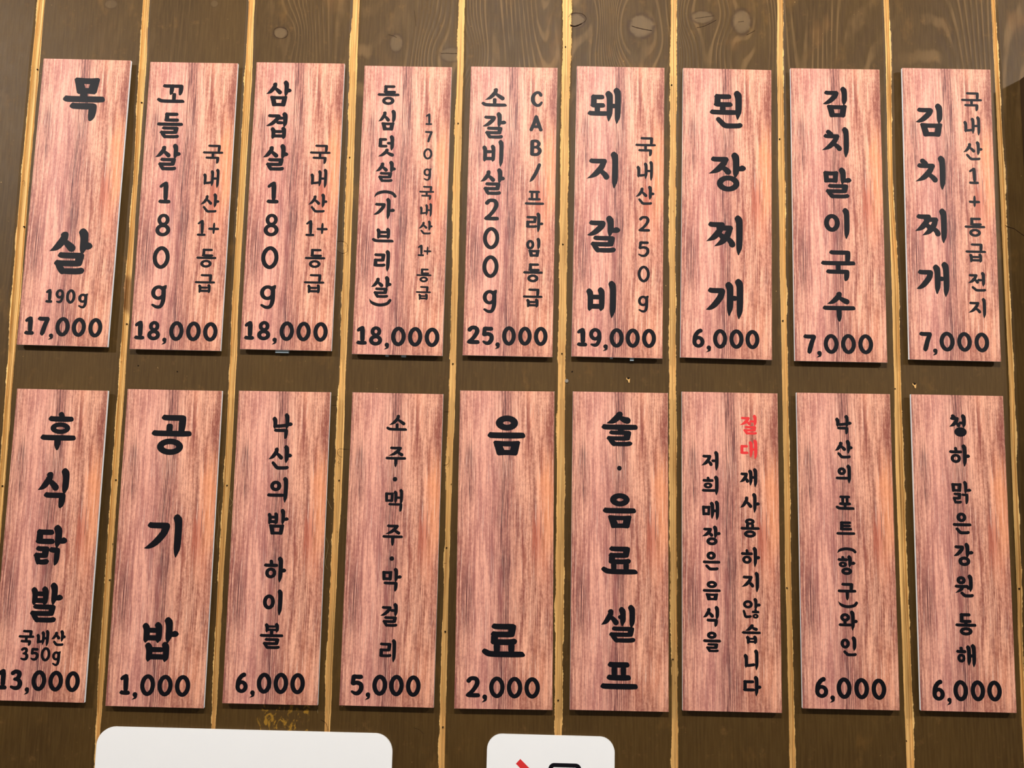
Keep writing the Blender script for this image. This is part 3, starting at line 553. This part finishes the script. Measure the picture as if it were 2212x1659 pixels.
# room around it (outside the frame, where the light comes from)
fl = box('floor', (-2.6, 2.6, -4.0, 0.1, -0.05, 0.0), FLOORM); fl['kind'] = 'structure'
ce = box('ceiling', (-2.6, 2.6, -4.0, 0.1, WALL_TOP, WALL_TOP + 0.05), PLASTER); ce['kind'] = 'structure'
for nm, xa, xb in (('wall_left', -2.7, -2.6), ('wall_right', 2.6, 2.7)):
    w_ = box(nm, (xa, xb, -4.0, 0.1, 0.0, WALL_TOP), PLASTER); w_['kind'] = 'structure'
for k, (xa, xb) in enumerate(((-2.6, -1.35), (1.35, 2.6))):
    w_ = box('wall_back_plaster', (xa, xb, 0.0, 0.1, 0.0, WALL_TOP), PLASTER); w_['kind'] = 'structure'

# ------------------------------------------------------------------ brush lettering
class Pen:
    """collects flat shapes in millimetres, x right, y down"""
    def __init__(s): s.v = []; s.f = []
    def poly(s, pts, rounds=2):
        for _ in range(rounds):
            q = []
            n = len(pts)
            for i in range(n):
                a = pts[i]; b = pts[(i + 1) % n]
                q.append((a[0] * .78 + b[0] * .22, a[1] * .78 + b[1] * .22))
                q.append((a[0] * .22 + b[0] * .78, a[1] * .22 + b[1] * .78))
            pts = q
        k = len(s.v); s.v += pts
        for t in tessellate_polygon([[Vector((p[0], p[1], 0)) for p in pts]]):
            s.f.append(tuple(k + i for i in t))
    def curve(s, pts, ws, cap=True, m=6):
        P = dense([(p[0], p[1], w) for p, w in zip(pts, ws)], m)
        k = len(s.v); n = len(P)
        for i, (x, y, w) in enumerate(P):
            a = P[max(0, i - 1)]; b = P[min(n - 1, i + 1)]
            dx, dy = b[0] - a[0], b[1] - a[1]; l = math.hypot(dx, dy) or 1
            h = max(w, 0.02) / 2
            s.v += [(x - dy / l * h, y + dx / l * h), (x + dy / l * h, y - dx / l * h)]
        for i in range(n - 1): s.f.append((k + 2 * i, k + 2 * i + 1, k + 2 * i + 3, k + 2 * i + 2))
        for i in range(1, n - 1, 2):
            if P[i][2] > 0.3: s.dot(P[i][0], P[i][1], P[i][2] * .49, 10)
        if cap:
            for (x, y, w) in (P[0], P[-1]):
                if w > 0.3: s.dot(x, y, w / 2)
    def dot(s, x, y, r, n=12):
        k = len(s.v)
        s.v += [(x + r * math.cos(6.28318 * i / n), y + r * math.sin(6.28318 * i / n)) for i in range(n)]
        s.f.append(tuple(range(k, k + n)))
    def ring(s, outer, inner):
        n = len(outer); k = len(s.v)
        s.v += outer + inner
        for i in range(n):
            j = (i + 1) % n
            s.f.append((k + i, k + j, k + n + j, k + n + i))
    def oval(s, x0, y0, x1, y1, wx, wy, lens=0.0, n=32):
        cx, cy, a, b = (x0 + x1) / 2, (y0 + y1) / 2, (x1 - x0) / 2, (y1 - y0) / 2
        ia, ib = max(a - wx, a * .22), max(b - wy, b * .22)
        O = []; I = []
        for i in range(n):
            t = 2 * math.pi * i / n; c, sn = math.cos(t), math.sin(t)
            O.append((cx + a * c, cy + b * sn))
            p = 1 + abs(lens)
            if lens > 0: I.append((cx + ia * math.copysign(abs(c) ** p, c), cy + ib * sn))
            elif lens < 0: I.append((cx + ia * c, cy + ib * math.copysign(abs(sn) ** p, sn)))
            else: I.append((cx + ia * c, cy + ib * sn))
        s.ring(O, I)
    # strokes
    def H(s, x0, x1, y, w):
        L = max(x1 - x0, 1.7 * w)
        x1 = x0 + L
        s.poly([(x0, y + .04 * w), (x0 + .42 * w, y - .58 * w), (x0 + .85 * w, y - .47 * w), (x1 - .7 * w, y - .5 * w), (x1 - .25 * w, y - .45 * w),
                (x1, y + .12 * w), (x1 - .35 * w, y + .52 * w), (x0 + .75 * w, y + .5 * w), (x0 + .3 * w, y + .35 * w)], 2)
    def V(s, x1, y0, y1, w, tip=1.0):
        """vertical whose right side is at x1"""
        x = x1 - .5 * w
        s.poly([(x - .74 * w, y0 + .5 * w), (x - .5 * w, y0 + .1 * w), (x - .12 * w, y0 - .04 * w), (x + .38 * w, y0 + .42 * w), (x + .5 * w, y0 + .95 * w),
                (x + .48 * w, y1 - 1.25 * w * tip), (x + .12 * w, y1 - .45 * w * tip), (x - .14 * w, y1 + .08 * w), (x - .36 * w, y1 - .5 * w * tip), (x - .47 * w, y1 - 1.1 * w * tip),
                (x - .46 * w, y0 + 1.35 * w), (x - .58 * w, y0 + .9 * w)], 2)
    def stem(s, x0, x1, y0, y1):
        r = min(x1 - x0, y1 - y0) * .25
        s.poly([(x0, y0 + r), (x0 + r, y0), (x1 - r, y0), (x1, y0 + r), (x1 - .3 * r, y1), (x0 + .3 * r, y1)], 1)
    def frame(s, x0, y0, x1, y1, w, wv, tl, tr):
        k = .30 * w
        O = [(x0, y0 + k), (x0 + k, y0), (x0 + 1.3 * wv, y0 + .1 * w), (x1 - wv, y0 + .1 * w), (x1 - k, y0), (x1, y0 + k * .8),
             (x1 - tr * .5, (y0 + y1) / 2), (x1 - tr, y1 - k), (x1 - tr - k, y1), (x1 - tr - wv, y1 - .08 * w), (x0 + tl + wv, y1 - .08 * w), (x0 + tl + k, y1), (x0 + tl, y1 - k * .6), (x0 + tl * .5, (y0 + y1) / 2)]
        ty, by = y0 + 1.08 * w, y1 - 1.05 * w
        if by - ty < .35 * w: m = (ty + by) / 2; ty, by = m - .18 * w, m + .18 * w
        a0, a1 = x0 + wv * 1.05 + tl * .35, x0 + wv * 1.02 + tl * .8
        b0, b1 = x1 - wv * 1.05 - tr * .35, x1 - wv * 1.02 - tr * .8
        I = [(a0, ty), (a0 + .01, ty), (a0 * .7 + b0 * .3, ty), (b0 * .7 + a0 * .3, ty), (b0 - .01, ty), (b0, ty), ((b0 + b1) / 2, (ty + by) / 2),
             (b1, by), (b1 - .01, by), (b1 * .7 + a1 * .3, by), (a1 * .7 + b1 * .3, by), (a1 + .01, by), (a1, by), ((a0 + a1) / 2, (ty + by) / 2)]
        s.ring(O, I)

def jamo(p, c, x0, y0, x1, y1, w):
    W, Ht = x1 - x0, y1 - y0
    wv = 1.3 * w
    if c == '-': p.H(x0, x1, (y0 + y1) / 2, w)
    elif c == '_':
        p.poly([(x0, y1 - .95 * w), (x0 + .45 * w, y1 - 1.5 * w), (x0 + .95 * w, y1 - 1.35 * w), (x0 + 1.6 * w, y1 - 1.0 * w), (x1 - 1.1 * w, y1 - 1.02 * w), (x1 - .45 * w, y1 - 1.0 * w),
                (x1, y1 - .38 * w), (x1 - .35 * w, y1), (x0 + 1.4 * w, y1), (x0 + .6 * w, y1 - .35 * w)], 2)
    elif c == 'i': p.V(x1, y0, y1, wv)
    elif c == 'I': p.V(x1, y0, y1, wv, .75)
    elif c == 'G':
        p.H(x0, x1 - .1 * w, y0 + .5 * w, w)
        g = min(1.25 * w, W * .5)
        p.poly([(x1 - g, y0 + .4 * w), (x1 - .35 * w, y0 + .02 * w), (x1, y0 + .35 * w), (x1 - .04 * w, y0 + .55 * Ht), (x1 - .3 * w, y1 - .45 * w), (x1 - .85 * w, y1 + .02 * w), (x1 - g, y1 - .25 * w)], 2)
    elif c == 'g':
        p.H(x0 + .08 * W, x1 - .02 * W, y0 + .5 * w, w)
        p.curve([(x1 - .62 * w, y0 + .62 * w), (x0 + .74 * W, y0 + .42 * Ht), (x0 + .45 * W, y0 + .76 * Ht), (x0 + .2 * W, y0 + .93 * Ht), (x0, y1 - .02 * w)], [1.2 * w, 1.2 * w, 1.1 * w, .7 * w, .05])
    elif c == 'n':
        p.V(x0 + 1.3 * w, y0, y1 + .3 * w, wv, .5)
        p.curve([(x0 + .5 * w, y1 - .5 * w), (x0 + .5 * W, y1 - .52 * w), (x1 - .2 * w, y1 - .75 * w)], [w, w, w])
    elif c == 'N':
        p.curve([(x0 + .45 * w, y0 + .5 * w), (x0 + .15 * W + .2 * w, y0 + .45 * Ht), (x0 + .34 * W, y1 - .56 * w), (x0 + .6 * W, y1 - .5 * w), (x1 - .75 * w, y1 - .55 * w)], [.95 * w, w, 1.05 * w, w, w])
        p.poly([(x1 - 1.2 * w, y1 - .95 * w), (x1 - .5 * w, y1 - 1.2 * w), (x1, y1 - .8 * w), (x1 - .2 * w, y1 - .25 * w), (x1 - .8 * w, y1)], 2)
    elif c in 'dt':
        p.H(x0 + .02 * W, x1 - .06 * W, y0 + .5 * w, w)
        p.poly([(x0 + .06 * W, y0 + .3 * w), (x0 + .06 * W + 1.15 * w, y0 + .3 * w), (x0 + .06 * W + 1.15 * w, y1 - .3 * w), (x0 + .04 * W, y1 - .3 * w)], 1)
        if c == 't': p.H(x0 + .04 * W, x1 - .08 * W, (y0 + y1) / 2, w * .95)
        p.H(x0, x1, y1 - .5 * w, w)
    elif c in 'rR':
        ym = (y0 + y1) / 2
        h = min(w, Ht / 3.6)
        tl = .12 * W if c == 'R' else .03 * W
        p.H(x0 + tl * .8, x1 - .07 * W, y0 + .5 * h, h)
        p.poly([(x1 - .07 * W - 1.25 * w, y0 + .2 * h), (x1 - .07 * W - .1 * w, y0 + .1 * h), (x1 - .05 * W, y0 + .5 * h), (x1 - .12 * W, ym + .35 * h), (x1 - .13 * W - 1.1 * w, ym + .4 * h)], 1)
        p.H(x0, x1 - .1 * W, ym, h)
        if c == 'R':
            p.poly([(x0 + .1 * w, ym - .1 * h), (x0 + .9 * w, ym - .1 * h), (x0 + .24 * W + .7 * w, y1 - .9 * h), (x0 + .36 * W, y1), (x0 + .24 * W, y1), (x0 + .12 * W, y1 - .8 * h)], 1)
            a = x0 + .22 * W
        else:
            p.poly([(x0 + .03 * W, ym), (x0 + .03 * W + 1.2 * w, ym), (x0 + .03 * W + 1.2 * w, y1 - .3 * h), (x0 + .02 * W, y1 - .3 * h)], 1)
            a = x0
        p.poly([(a, y1 - .5 * h), (a + .3 * h, y1 - h), (x1 - 1.3 * w, y1 - 1.0 * h), (x1 - .5 * w, y1 - 1.2 * h), (x1, y1 - .75 * h), (x1 - .4 * w, y1), (a + .4 * h, y1)], 2)
    elif c == 'm': p.frame(x0, y0, x1, y1, w, min(wv, W * .33), .05 * W, .05 * W)
    elif c == 'M': p.frame(x0, y0, x1, y1, min(w, Ht * .36), wv, .14 * W, .09 * W)
    elif c == 'b':
        k = min(wv * .9, W * .33)
        p.V(x0 + 1.0 * k + .2 * k, y0 + .06 * Ht, y1 + .35 * k, k, .4)
        p.V(x1, y0, y1 + .35 * k, k, .4)
        h = min(w, Ht * .3)
        p.stem(x0 + .5 * k, x1 - .75 * k if W > 3.2 * k else x1 - .5 * k, y0 + .46 * Ht - h * .5, y0 + .46 * Ht + h * .45)
        p.stem(x0 + .3 * k, x1 - .3 * k, y1 - h, y1)
    elif c == 's':
        p.curve([(x0 + .56 * W, y0 + .55 * w), (x0 + .50 * W, y0 + .40 * Ht), (x0 + .27 * W, y0 + .78 * Ht), (x0, y1 - .06 * w)], [1.05 * w, 1.2 * w, 1.0 * w, .05])
        p.poly([(x0 + .56 * W - .75 * w, y0 + .45 * w), (x0 + .56 * W - .25 * w, y0), (x0 + .56 * W + .45 * w, y0 + .25 * w), (x0 + .56 * W + .55 * w, y0 + .8 * w), (x0 + .53 * W, y0 + 1.3 * w), (x0 + .53 * W - .5 * w, y0 + .95 * w)], 2)
        p.curve([(x0 + .50 * W, y0 + .42 * Ht), (x0 + .72 * W, y0 + .66 * Ht), (x1 - .62 * w, y1 - .62 * w)], [.7 * w, 1.1 * w, 1.25 * w])
    elif c in 'jc':
        if c == 'c':
            p.curve([(x0 + .34 * W, y0 + .5 * w), (x0 + .48 * W, y0 + .2 * Ht)], [1.1 * w, 1.0 * w])
            y0 = y0 + .2 * Ht; Ht = y1 - y0
        p.H(x0 + .08 * W, x1 - .1 * W, y0 + .5 * w, w)
        p.curve([(x1 - .12 * W - .55 * w, y0 + .6 * w), (x0 + .62 * W, y0 + .45 * Ht), (x0 + .36 * W, y0 + .76 * Ht), (x0, y1 - .1 * w)], [1.05 * w, 1.2 * w, 1.05 * w, .05])
        p.curve([(x0 + .55 * W, y0 + .52 * Ht), (x0 + .78 * W, y0 + .74 * Ht), (x1 - .6 * w, y1 - .55 * w)], [.8 * w, 1.1 * w, 1.2 * w])
    elif c == 'p':
        p.H(x0 + .04 * W, x1 - .06 * W, y0 + .5 * w, w)
        p.H(x0, x1, y1 - .5 * w, w)
        p.stem(x0 + .2 * W, x0 + .2 * W + 1.05 * w, y0 + .8 * w, y1 - .6 * w)
        p.stem(x1 - .2 * W - 1.05 * w, x1 - .2 * W, y0 + .8 * w, y1 - .6 * w)
    elif c == 'h':
        p.curve([(x0 + .5 * W, y0 + .5 * w), (x0 + .54 * W, y0 + .24 * Ht)], [1.0 * w, 1.0 * w])
        p.H(x0, x1, y0 + .24 * Ht + .35 * w, w)
        p.oval(x0 + .12 * W, y0 + .24 * Ht + .95 * w, x1 - .12 * W, y1, 1.05 * w, .9 * w, 0)
    elif c == 'o': p.oval(x0, y0, x1, y1, 1.15 * w, .98 * w, -.25 if W > 1.25 * Ht else (.2 if Ht > W * 1.1 else 0))
    elif c == 'l':
        ym = (y0 + y1) / 2
        p.poly([(x0 - .2 * w, ym - .42 * w), (x0 + .3 * W, ym - .45 * w), (x1 - .85 * w, ym - .68 * w), (x1 - .3 * w, ym - .5 * w), (x1, ym + .02 * w), (x1 - .5 * w, ym + .55 * w), (x0 - .2 * w, ym + .5 * w)], 2)
    elif c == 'q':
        ym = (y0 + y1) / 2
        p.poly([(x1, ym - .45 * w), (x0 + .5 * w, ym - .55 * w), (x0, ym - .1 * w), (x0 + .4 * w, ym + .5 * w), (x1, ym + .45 * w)], 2)
    elif c == 'e': p.stem(x0, x1, (y0 + y1) / 2 - .48 * w, (y0 + y1) / 2 + .48 * w)
    elif c == 'u': m = (x0 + x1) / 2; p.stem(m - .58 * w, m + .58 * w, y0, y1)
    elif c == 'v':
        m = (x0 + x1) / 2
        p.poly([(m - .6 * w, y0), (m + .6 * w, y0), (m + .58 * w, y1 - .95 * w), (m + .05 * w, y1 + .08 * w), (m - .5 * w, y1 - .75 * w)], 1)
    elif c == 'w': p.curve([(x1 - .4 * w, y0), (x0 + .6 * W, y0 + .5 * Ht), (x0, y1)], [1.1 * w, w, .05])

def sign_char(p, ch, W, Ht, w):
    h = w / 2
    P = lambda x, y: (h + x * (W - w), h + y * (Ht - w))
    if ch == '0': p.oval(0, 0, W, Ht, w * 1.02, w * .92, .35)
    elif ch == '1':
        p.curve([(.10 * W + h * .4, .22 * Ht), (.30 * W, .155 * Ht), (.52 * W, h * .8)], [w * .75, w * .85, w * .9])
        p.poly([(.50 * W - h, h), (.50 * W - .2 * w, 0), (.58 * W + h, h * .3), (.58 * W + h, Ht - .5 * w), (.58 * W - h, Ht - .5 * w)], 1)
        p.H(0, W, Ht - h, w * .95)
    elif ch == '7':
        p.H(0, W * .98, h, w)
        p.curve([P(.98, .0), P(.74, .34), P(.56, .7), (W * .47, Ht - .7 * w)], [w * .95, w * 1.05, w * 1.1, w * 1.05], False)
        m = W * .47
        p.poly([(m - .55 * w, Ht - .8 * w), (m + .5 * w, Ht - .75 * w), (m + .35 * w, Ht - .3 * w), (m - .05 * w, Ht), (m - .5 * w, Ht - .4 * w)], 1)
    elif ch == '8':
        p.oval(.09 * W, 0, .91 * W, .54 * Ht, w * .95, w * .82, -.05)
        p.oval(0, .44 * Ht, W, Ht, w * 1.02, w * .88, 0)
    elif ch == '9':
        p.oval(0, 0, W, .66 * Ht, w * 1.0, w * .85, 0)
        p.curve([P(1, .27), P(1.0, .6), P(.78, .92), P(.45, 1.0), P(.06, .96)], [w, w, w * .9, w * .8, w * .5])
    elif ch == '6':
        p.oval(0, .38 * Ht, W, Ht, w * 1.0, w * .85, 0)
        p.curve([P(0, .72), P(.08, .4), P(.38, .12), P(.72, .0)], [w, w * 1.05, w, w])
        p.dot(P(.74, .0)[0], P(.74, .0)[1] + .02 * w, h * 1.05)
    elif ch == '2':
        p.curve([P(.08, .14), P(.32, .0), P(.75, .02), P(.9, .24), P(.72, .52), P(.38, .8), P(.08, .97)], [w * 1.05, w * .95, w, w * 1.1, w, w * .95, w])
        p.H(0, W, Ht - h, w)
    elif ch == '3':
        p.curve([P(.1, .1), P(.4, .0), P(.8, .06), P(.84, .25), P(.62, .42), P(.36, .46)], [w * .95, w * .9, w, w, w * .85, w * .7])
        p.curve([P(.36, .46), P(.78, .5), P(1.0, .7), P(.85, .94), P(.45, 1.0), P(.02, .93)], [w * .7, w * .9, w * 1.05, w, w * .85, w * .6])
    elif ch == '5':
        p.H(.14 * W, .96 * W, h, w)
        p.curve([(.26 * W, h), (.20 * W, .42 * Ht)], [w * 1.0, w * .9])
        p.curve([P(.12, .43), P(.5, .36), P(.92, .46), P(.98, .72), P(.72, .96), P(.35, 1.0), P(.0, .9)], [w * .8, w * .95, w, w * 1.05, w, w * .85, w * .55])
    elif ch == 'g':
        p.oval(.02 * W, 0, .96 * W, .62 * Ht, w * 1.0, w * .85, 0)
        p.curve([P(.92, .02), P(.93, .3), P(.92, .7), P(.74, .96), P(.4, 1.0), P(.04, .9)], [w, w * 1.1, w * 1.05, w * .9, w * .8, w * .6])
        p.poly([(.72 * W, .08 * Ht), (W * .82, 0), (W, -.02 * Ht), (W * .98, .16 * Ht), (.8 * W, .2 * Ht)], 1)
    elif ch == ',':
        p.dot(W * .58, Ht * .32, min(W * .42, Ht * .32))
        p.curve([(W * .72, Ht * .36), (W * .66, Ht * .68), (W * .06, Ht * .96)], [W * .5, W * .42, .1])
    elif ch == '·': p.dot(W / 2, Ht / 2, min(W, Ht) / 2, 20)
    elif ch == '+':
        p.H(0, W, Ht * .52, w * .9); p.poly([(.42 * W, 0), (.62 * W, 0), (.62 * W, .8 * Ht), (.5 * W, Ht), (.40 * W, .8 * Ht)], 1)
    elif ch == '/': p.curve([(.82 * W, h), (.55 * W, .5 * Ht), (.22 * W, .85 * Ht), (0, Ht)], [w, w * 1.05, w * .9, .1])
    elif ch == '(':
        p.curve([(0, Ht), (.14 * W, .5 * Ht), (.45 * W, .26 * Ht), (.78 * W, .42 * Ht), (W - h * 1.2, Ht - h)], [.1, w * .9, w * 1.0, w * 1.0, w])
    elif ch == ')':
        p.curve([(0, 0), (.14 * W, .5 * Ht), (.45 * W, .76 * Ht), (.78 * W, .6 * Ht), (W - h * 1.2, h)], [.1, w * .9, w * 1.0, w * 1.0, w])
    elif ch == 'C':
        p.curve([P(.88, .2), P(.7, .03), P(.35, .04), P(.04, .3), P(.03, .68), P(.36, .97), P(.72, .98), P(.98, .78)], [w, w * .9, w * .9, w * 1.1, w * 1.15, w * .95, w * .9, w * .7])
    elif ch == 'A':
        p.curve([P(.5, .0), P(.3, .5), P(.04, 1.0)], [w, w * 1.0, w * 1.0]); p.curve([P(.5, .0), P(.72, .5), P(.96, 1.0)], [w, w * 1.05, w * 1.0])
        p.stem(.24 * W, .76 * W, .62 * Ht, .62 * Ht + w * .85)
    elif ch == 'B':
        p.curve([P(.06, .04), P(.06, .96)], [w * 1.1, w * 1.1])
        p.curve([P(.1, .0), P(.6, .0), P(.86, .2), P(.62, .43), P(.15, .46)], [w * .85, w * .9, w, w * .85, w * .75])
        p.curve([P(.15, .46), P(.7, .48), P(1.0, .72), P(.7, .98), P(.05, 1.0)], [w * .75, w * .9, w * 1.05, w * .95, w * .85])

def character(ch, W, Ht, w):
    """one flat, clean outline-filled character, W x Ht mm around its own middle"""
    p = Pen()
    w *= {'셀': 0.80, '료': 0.92, '볼': 0.88, '밤': 0.9, '발': 0.9, '밥': 0.92, '맥': 0.9, '맑': 0.85, '절': 0.88, '않': 0.9, '대': 0.92, '목': 1.05}.get(ch, 1.0)
    if ch in GLYPHS:
        for e in GLYPHS[ch].split(';'):
            c, a, b, c2, d = e.split()
            jamo(p, c, float(a) / 100 * W, float(b) / 100 * Ht, float(c2) / 100 * W, float(d) / 100 * Ht, w)
    else: sign_char(p, ch, W, Ht, w)
    xs = [q[0] for q in p.v]; ys = [q[1] for q in p.v]
    ax, bx, ay, by = min(xs), max(xs), min(ys), max(ys)
    P = [Vector((((q[0] - ax) / (bx - ax) - 0.5) * W, (0.5 - (q[1] - ay) / (by - ay)) * Ht)) for q in p.v]
    F = []
    for f in p.f:
        a = sum(P[f[i - 1]].x * P[f[i]].y - P[f[i]].x * P[f[i - 1]].y for i in range(len(f)))
        if abs(a) < 1e-5: continue
        F.append(list(f) if a > 0 else list(f[::-1]))
    D = delaunay_2d_cdt(P, [], F, 1, 1e-4)      # melts overlapping strokes into one flat sheet
    return D[0], [f for f, src in zip(D[2], D[5]) if src]

def lettering(name, parent, items, w, mat, y):
    t = empty(name); t.parent = parent
    for ch, cx, cy, W, Ht in items:
        V2, F2 = character(ch, W, Ht, w * (1.0 if ch in GLYPHS or ch in '·,()' else ((1.32 if ch in 'CAB/' else 1.08) if name == 'note_lettering' else 1.12)))
        v = [(q.x * 0.001, 0.0, q.y * 0.001) for q in V2]
        f = []
        for q in F2:
            a = sum(V2[q[i - 1]].x * V2[q[i]].y - V2[q[i]].x * V2[q[i - 1]].y for i in range(len(q)))
            f.append(tuple(q) if a > 0 else tuple(q[::-1]))
        o = link_mesh('digit' if ch in '0123456789' else 'character', v, f, mat, t)
        o.location = (cx * 0.001, y, cy * 0.001)
    return t

# ------------------------------------------------------------------ the eighteen menu boards
BOARD_LABELS = [
 'pink wood-patterned board with two big characters far apart above 190g and 17,000',
 'pink board priced 18,000 with 꼬들살 180g down its left half',
 'pink board priced 18,000 with 삼겹살 180g, grey tape tab peeking out below',
 'pink board priced 18,000 with small characters and curved brackets in its left column',
 'pink board priced 25,000 with Latin capitals atop its second column',
 'pink board priced 19,000 with four big characters and a small column ending in 250g',
 'upper-row pink board priced 6,000 with four big characters and nothing else',
 'pink board priced 7,000 with one centred column of six characters',
 'pink board priced 7,000 with four big characters and a small second column',
 'pink board priced 13,000 with 350g above the price, cut by the photo edge',
 'pink board priced 1,000 with three big widely spaced characters',
 'pink board priced 6,000 above a torn yellowish stain on the planks',
 'pink board priced 5,000 with a thin column broken by two round dots',
 'pink board priced 2,000 with two big black characters far apart',
 'pink board without price, five big black characters and one dot in a column',
 'pink board without price, two columns of small characters, the second starting in red',
 'lower-row pink board priced 6,000 with two characters between curved brackets',
 'lower-row pink board priced 6,000 with a plain column ending in 동해',
]
PART_NAMES = {'name': 'dish_lettering', 'note': 'note_lettering', 'price': 'price_lettering', 'red': 'warning_lettering'}
for i, (cx, cz, tilt, w, h, parts) in enumerate(SIGNS):
    t = empty('menu_board', (cx, 0, cz), (0, -R(tilt), 0))
    t['label'] = BOARD_LABELS[i]
    t['category'] = 'menu board'; t['group'] = 'wood-patterned menu boards in two rows'
    b = box('foam_board', (-w / 2, w / 2, -0.0079, -0.0045, -h / 2, h / 2), FOAM, t, 0.00015)
    b['label'] = 'white foam core edge'
    x0, x1, z0, z1 = -w / 2, w / 2, -h / 2, h / 2
    # printed film: a thin sheet wrapped flat over the front, corners nicked
    e = 0.0006
    out = [(x0 + e, z0), (x1 - e, z0), (x1, z0 + e), (x1, z1 - e), (x1 - e, z1), (x0 + e, z1), (x0, z1 - e), (x0, z0 + e)]
    v = [(a, -0.0081, c) for a, c in out] + [(a, -0.0079, c) for a, c in out]
    n = len(out)
    f = [tuple(range(n))] + [(j, j + n, (j + 1) % n + n, (j + 1) % n) for j in range(n)]
    uv = [((a - x0) / w, (c - z0) / h) for a, c in out] * 2
    link_mesh('printed_film', v, f, PRINT, t, uv=uv)
    for g, sw, items in parts:
        o = lettering(PART_NAMES[g], t, items, sw, RED if g == 'red' else INK, -0.00816)
        if g == 'red': o['label'] = 'bright red characters'
    for tz in (h * 0.36, -h * 0.36):
        box('tape', (-0.02, 0.02, -0.0047, -0.0001, tz - 0.012, tz + 0.012), TAPE, t)
    if i == 2:
        tb = box('tape', (-0.0145, 0.0030, -0.0047, -0.0001, -h / 2 - 0.0034, -h / 2 + 0.02), TAPE, t); tb['label'] = 'pale tape tab sticking out below'
    if i == 3:
        box('tape', (-0.016, -0.012, -0.0048, -0.0001, -h / 2 - 0.0020, -h / 2 + 0.01), TAPE, t)
        box('tape', (0.005, 0.011, -0.0048, -0.0001, -h / 2 - 0.0024, -h / 2 + 0.01), TAPE, t)
    if i == 5:
        box('tape', (-0.0085, -0.005, -0.0048, -0.0001, -h / 2 - 0.0016, -h / 2 + 0.01), TAPE, t)
        box('tape', (0.0175, 0.0225, -0.0048, -0.0001, -h / 2 - 0.0035, -h / 2 + 0.01), TAPE, t)

# ------------------------------------------------------------------ white plates below
def rounded(x0, z0, x1, z1, r, n=10):
    p = []
    for cx, cz, a0 in ((x1 - r, z1 - r, 0), (x0 + r, z1 - r, 90), (x0 + r, z0 + r, 180), (x1 - r, z0 + r, 270)):
        for k in range(n + 1):
            a = R(a0 + 90 * k / n); p.append((cx + r * math.cos(a), cz + r * math.sin(a)))
    return p

def plate(name, x0, x1, zt, hgt, r, tilt, label):
    t = empty(name, ((x0 + x1) / 2, 0, zt), (0, -R(tilt), 0))
    t['label'] = label; t['category'] = 'sign'
    hw = (x1 - x0) / 2
    extruded('panel', rounded(-hw, -hgt, hw, 0, r), -0.0030, -0.0001, WHITE, t, 0.0004)
    return t

pa = plate('blank_white_sign', -0.5287, -0.1544, 1.4048, 0.24, 0.0225, -0.15, 'wide blank white rounded plate below the 1,000 and 6,000 boards')
pb = plate('pictogram_sign', -0.0355, 0.1245, 1.4068, 0.20, 0.0185, -0.25, 'small white rounded plate with red stroke and black outline pictogram')
# pictogram: black rounded rectangle outline and red slanting bar, flat print
px, pz = pb.location.x, pb.location.z
def ringmesh(name, o, i_, y, mat, parent):
    n = len(o)
    v = [(a, y, b) for a, b in o] + [(a, y, b) for a, b in i_]
    f = [(k, (k + 1) % n, n + (k + 1) % n, n + k) for k in range(n)]
    return link_mesh(name, v, f, mat, parent)
bx0, bx1, bzt = 0.0419 - px, 0.0831 - px, 1.3742 - pz
ringmesh('device_outline', rounded(bx0, bzt - 0.075, bx1, bzt, 0.0072), rounded(bx0 + 0.0050, bzt - 0.070, bx1 - 0.0050, bzt - 0.0050, 0.0026), -0.00308, INK, pb)
ax, az = 0.0038 - px, 1.3750 - pz
d = Vector((0.735, -0.678)); nrm = Vector((0.678, 0.735)) * 0.0040
L0 = 0.10
q = [(ax - nrm.x, az - nrm.y), (ax - nrm.x + d.x * L0, az - nrm.y + d.y * L0), (ax + nrm.x + d.x * L0, az + nrm.y + d.y * L0), (ax + nrm.x, az + nrm.y)]
rb = link_mesh('red_bar', [(a, -0.00314, b) for a, b in q], [(0, 1, 2, 3)], RED, pb)

# ------------------------------------------------------------------ dark wooden case at the far end
t = empty('wooden_case', (0.75, 0, 1.9))
t['label'] = 'dark brown wooden case edge just entering past the 7,000 board'; t['category'] = 'case'
box('case_body', (0.6700 - 0.75, 0.86 - 0.75, -0.040, -0.0001, -0.35, 0.378), DARKWOOD, t, 0.0015)
box('case_door', (0.676 - 0.75, 0.855 - 0.75, -0.046, -0.040, -0.34, 0.368), DARKWOOD, t, 0.0015)
box('handle', (0.688 - 0.75, 0.696 - 0.75, -0.056, -0.046, -0.04, 0.04), STEEL, t, 0.001)
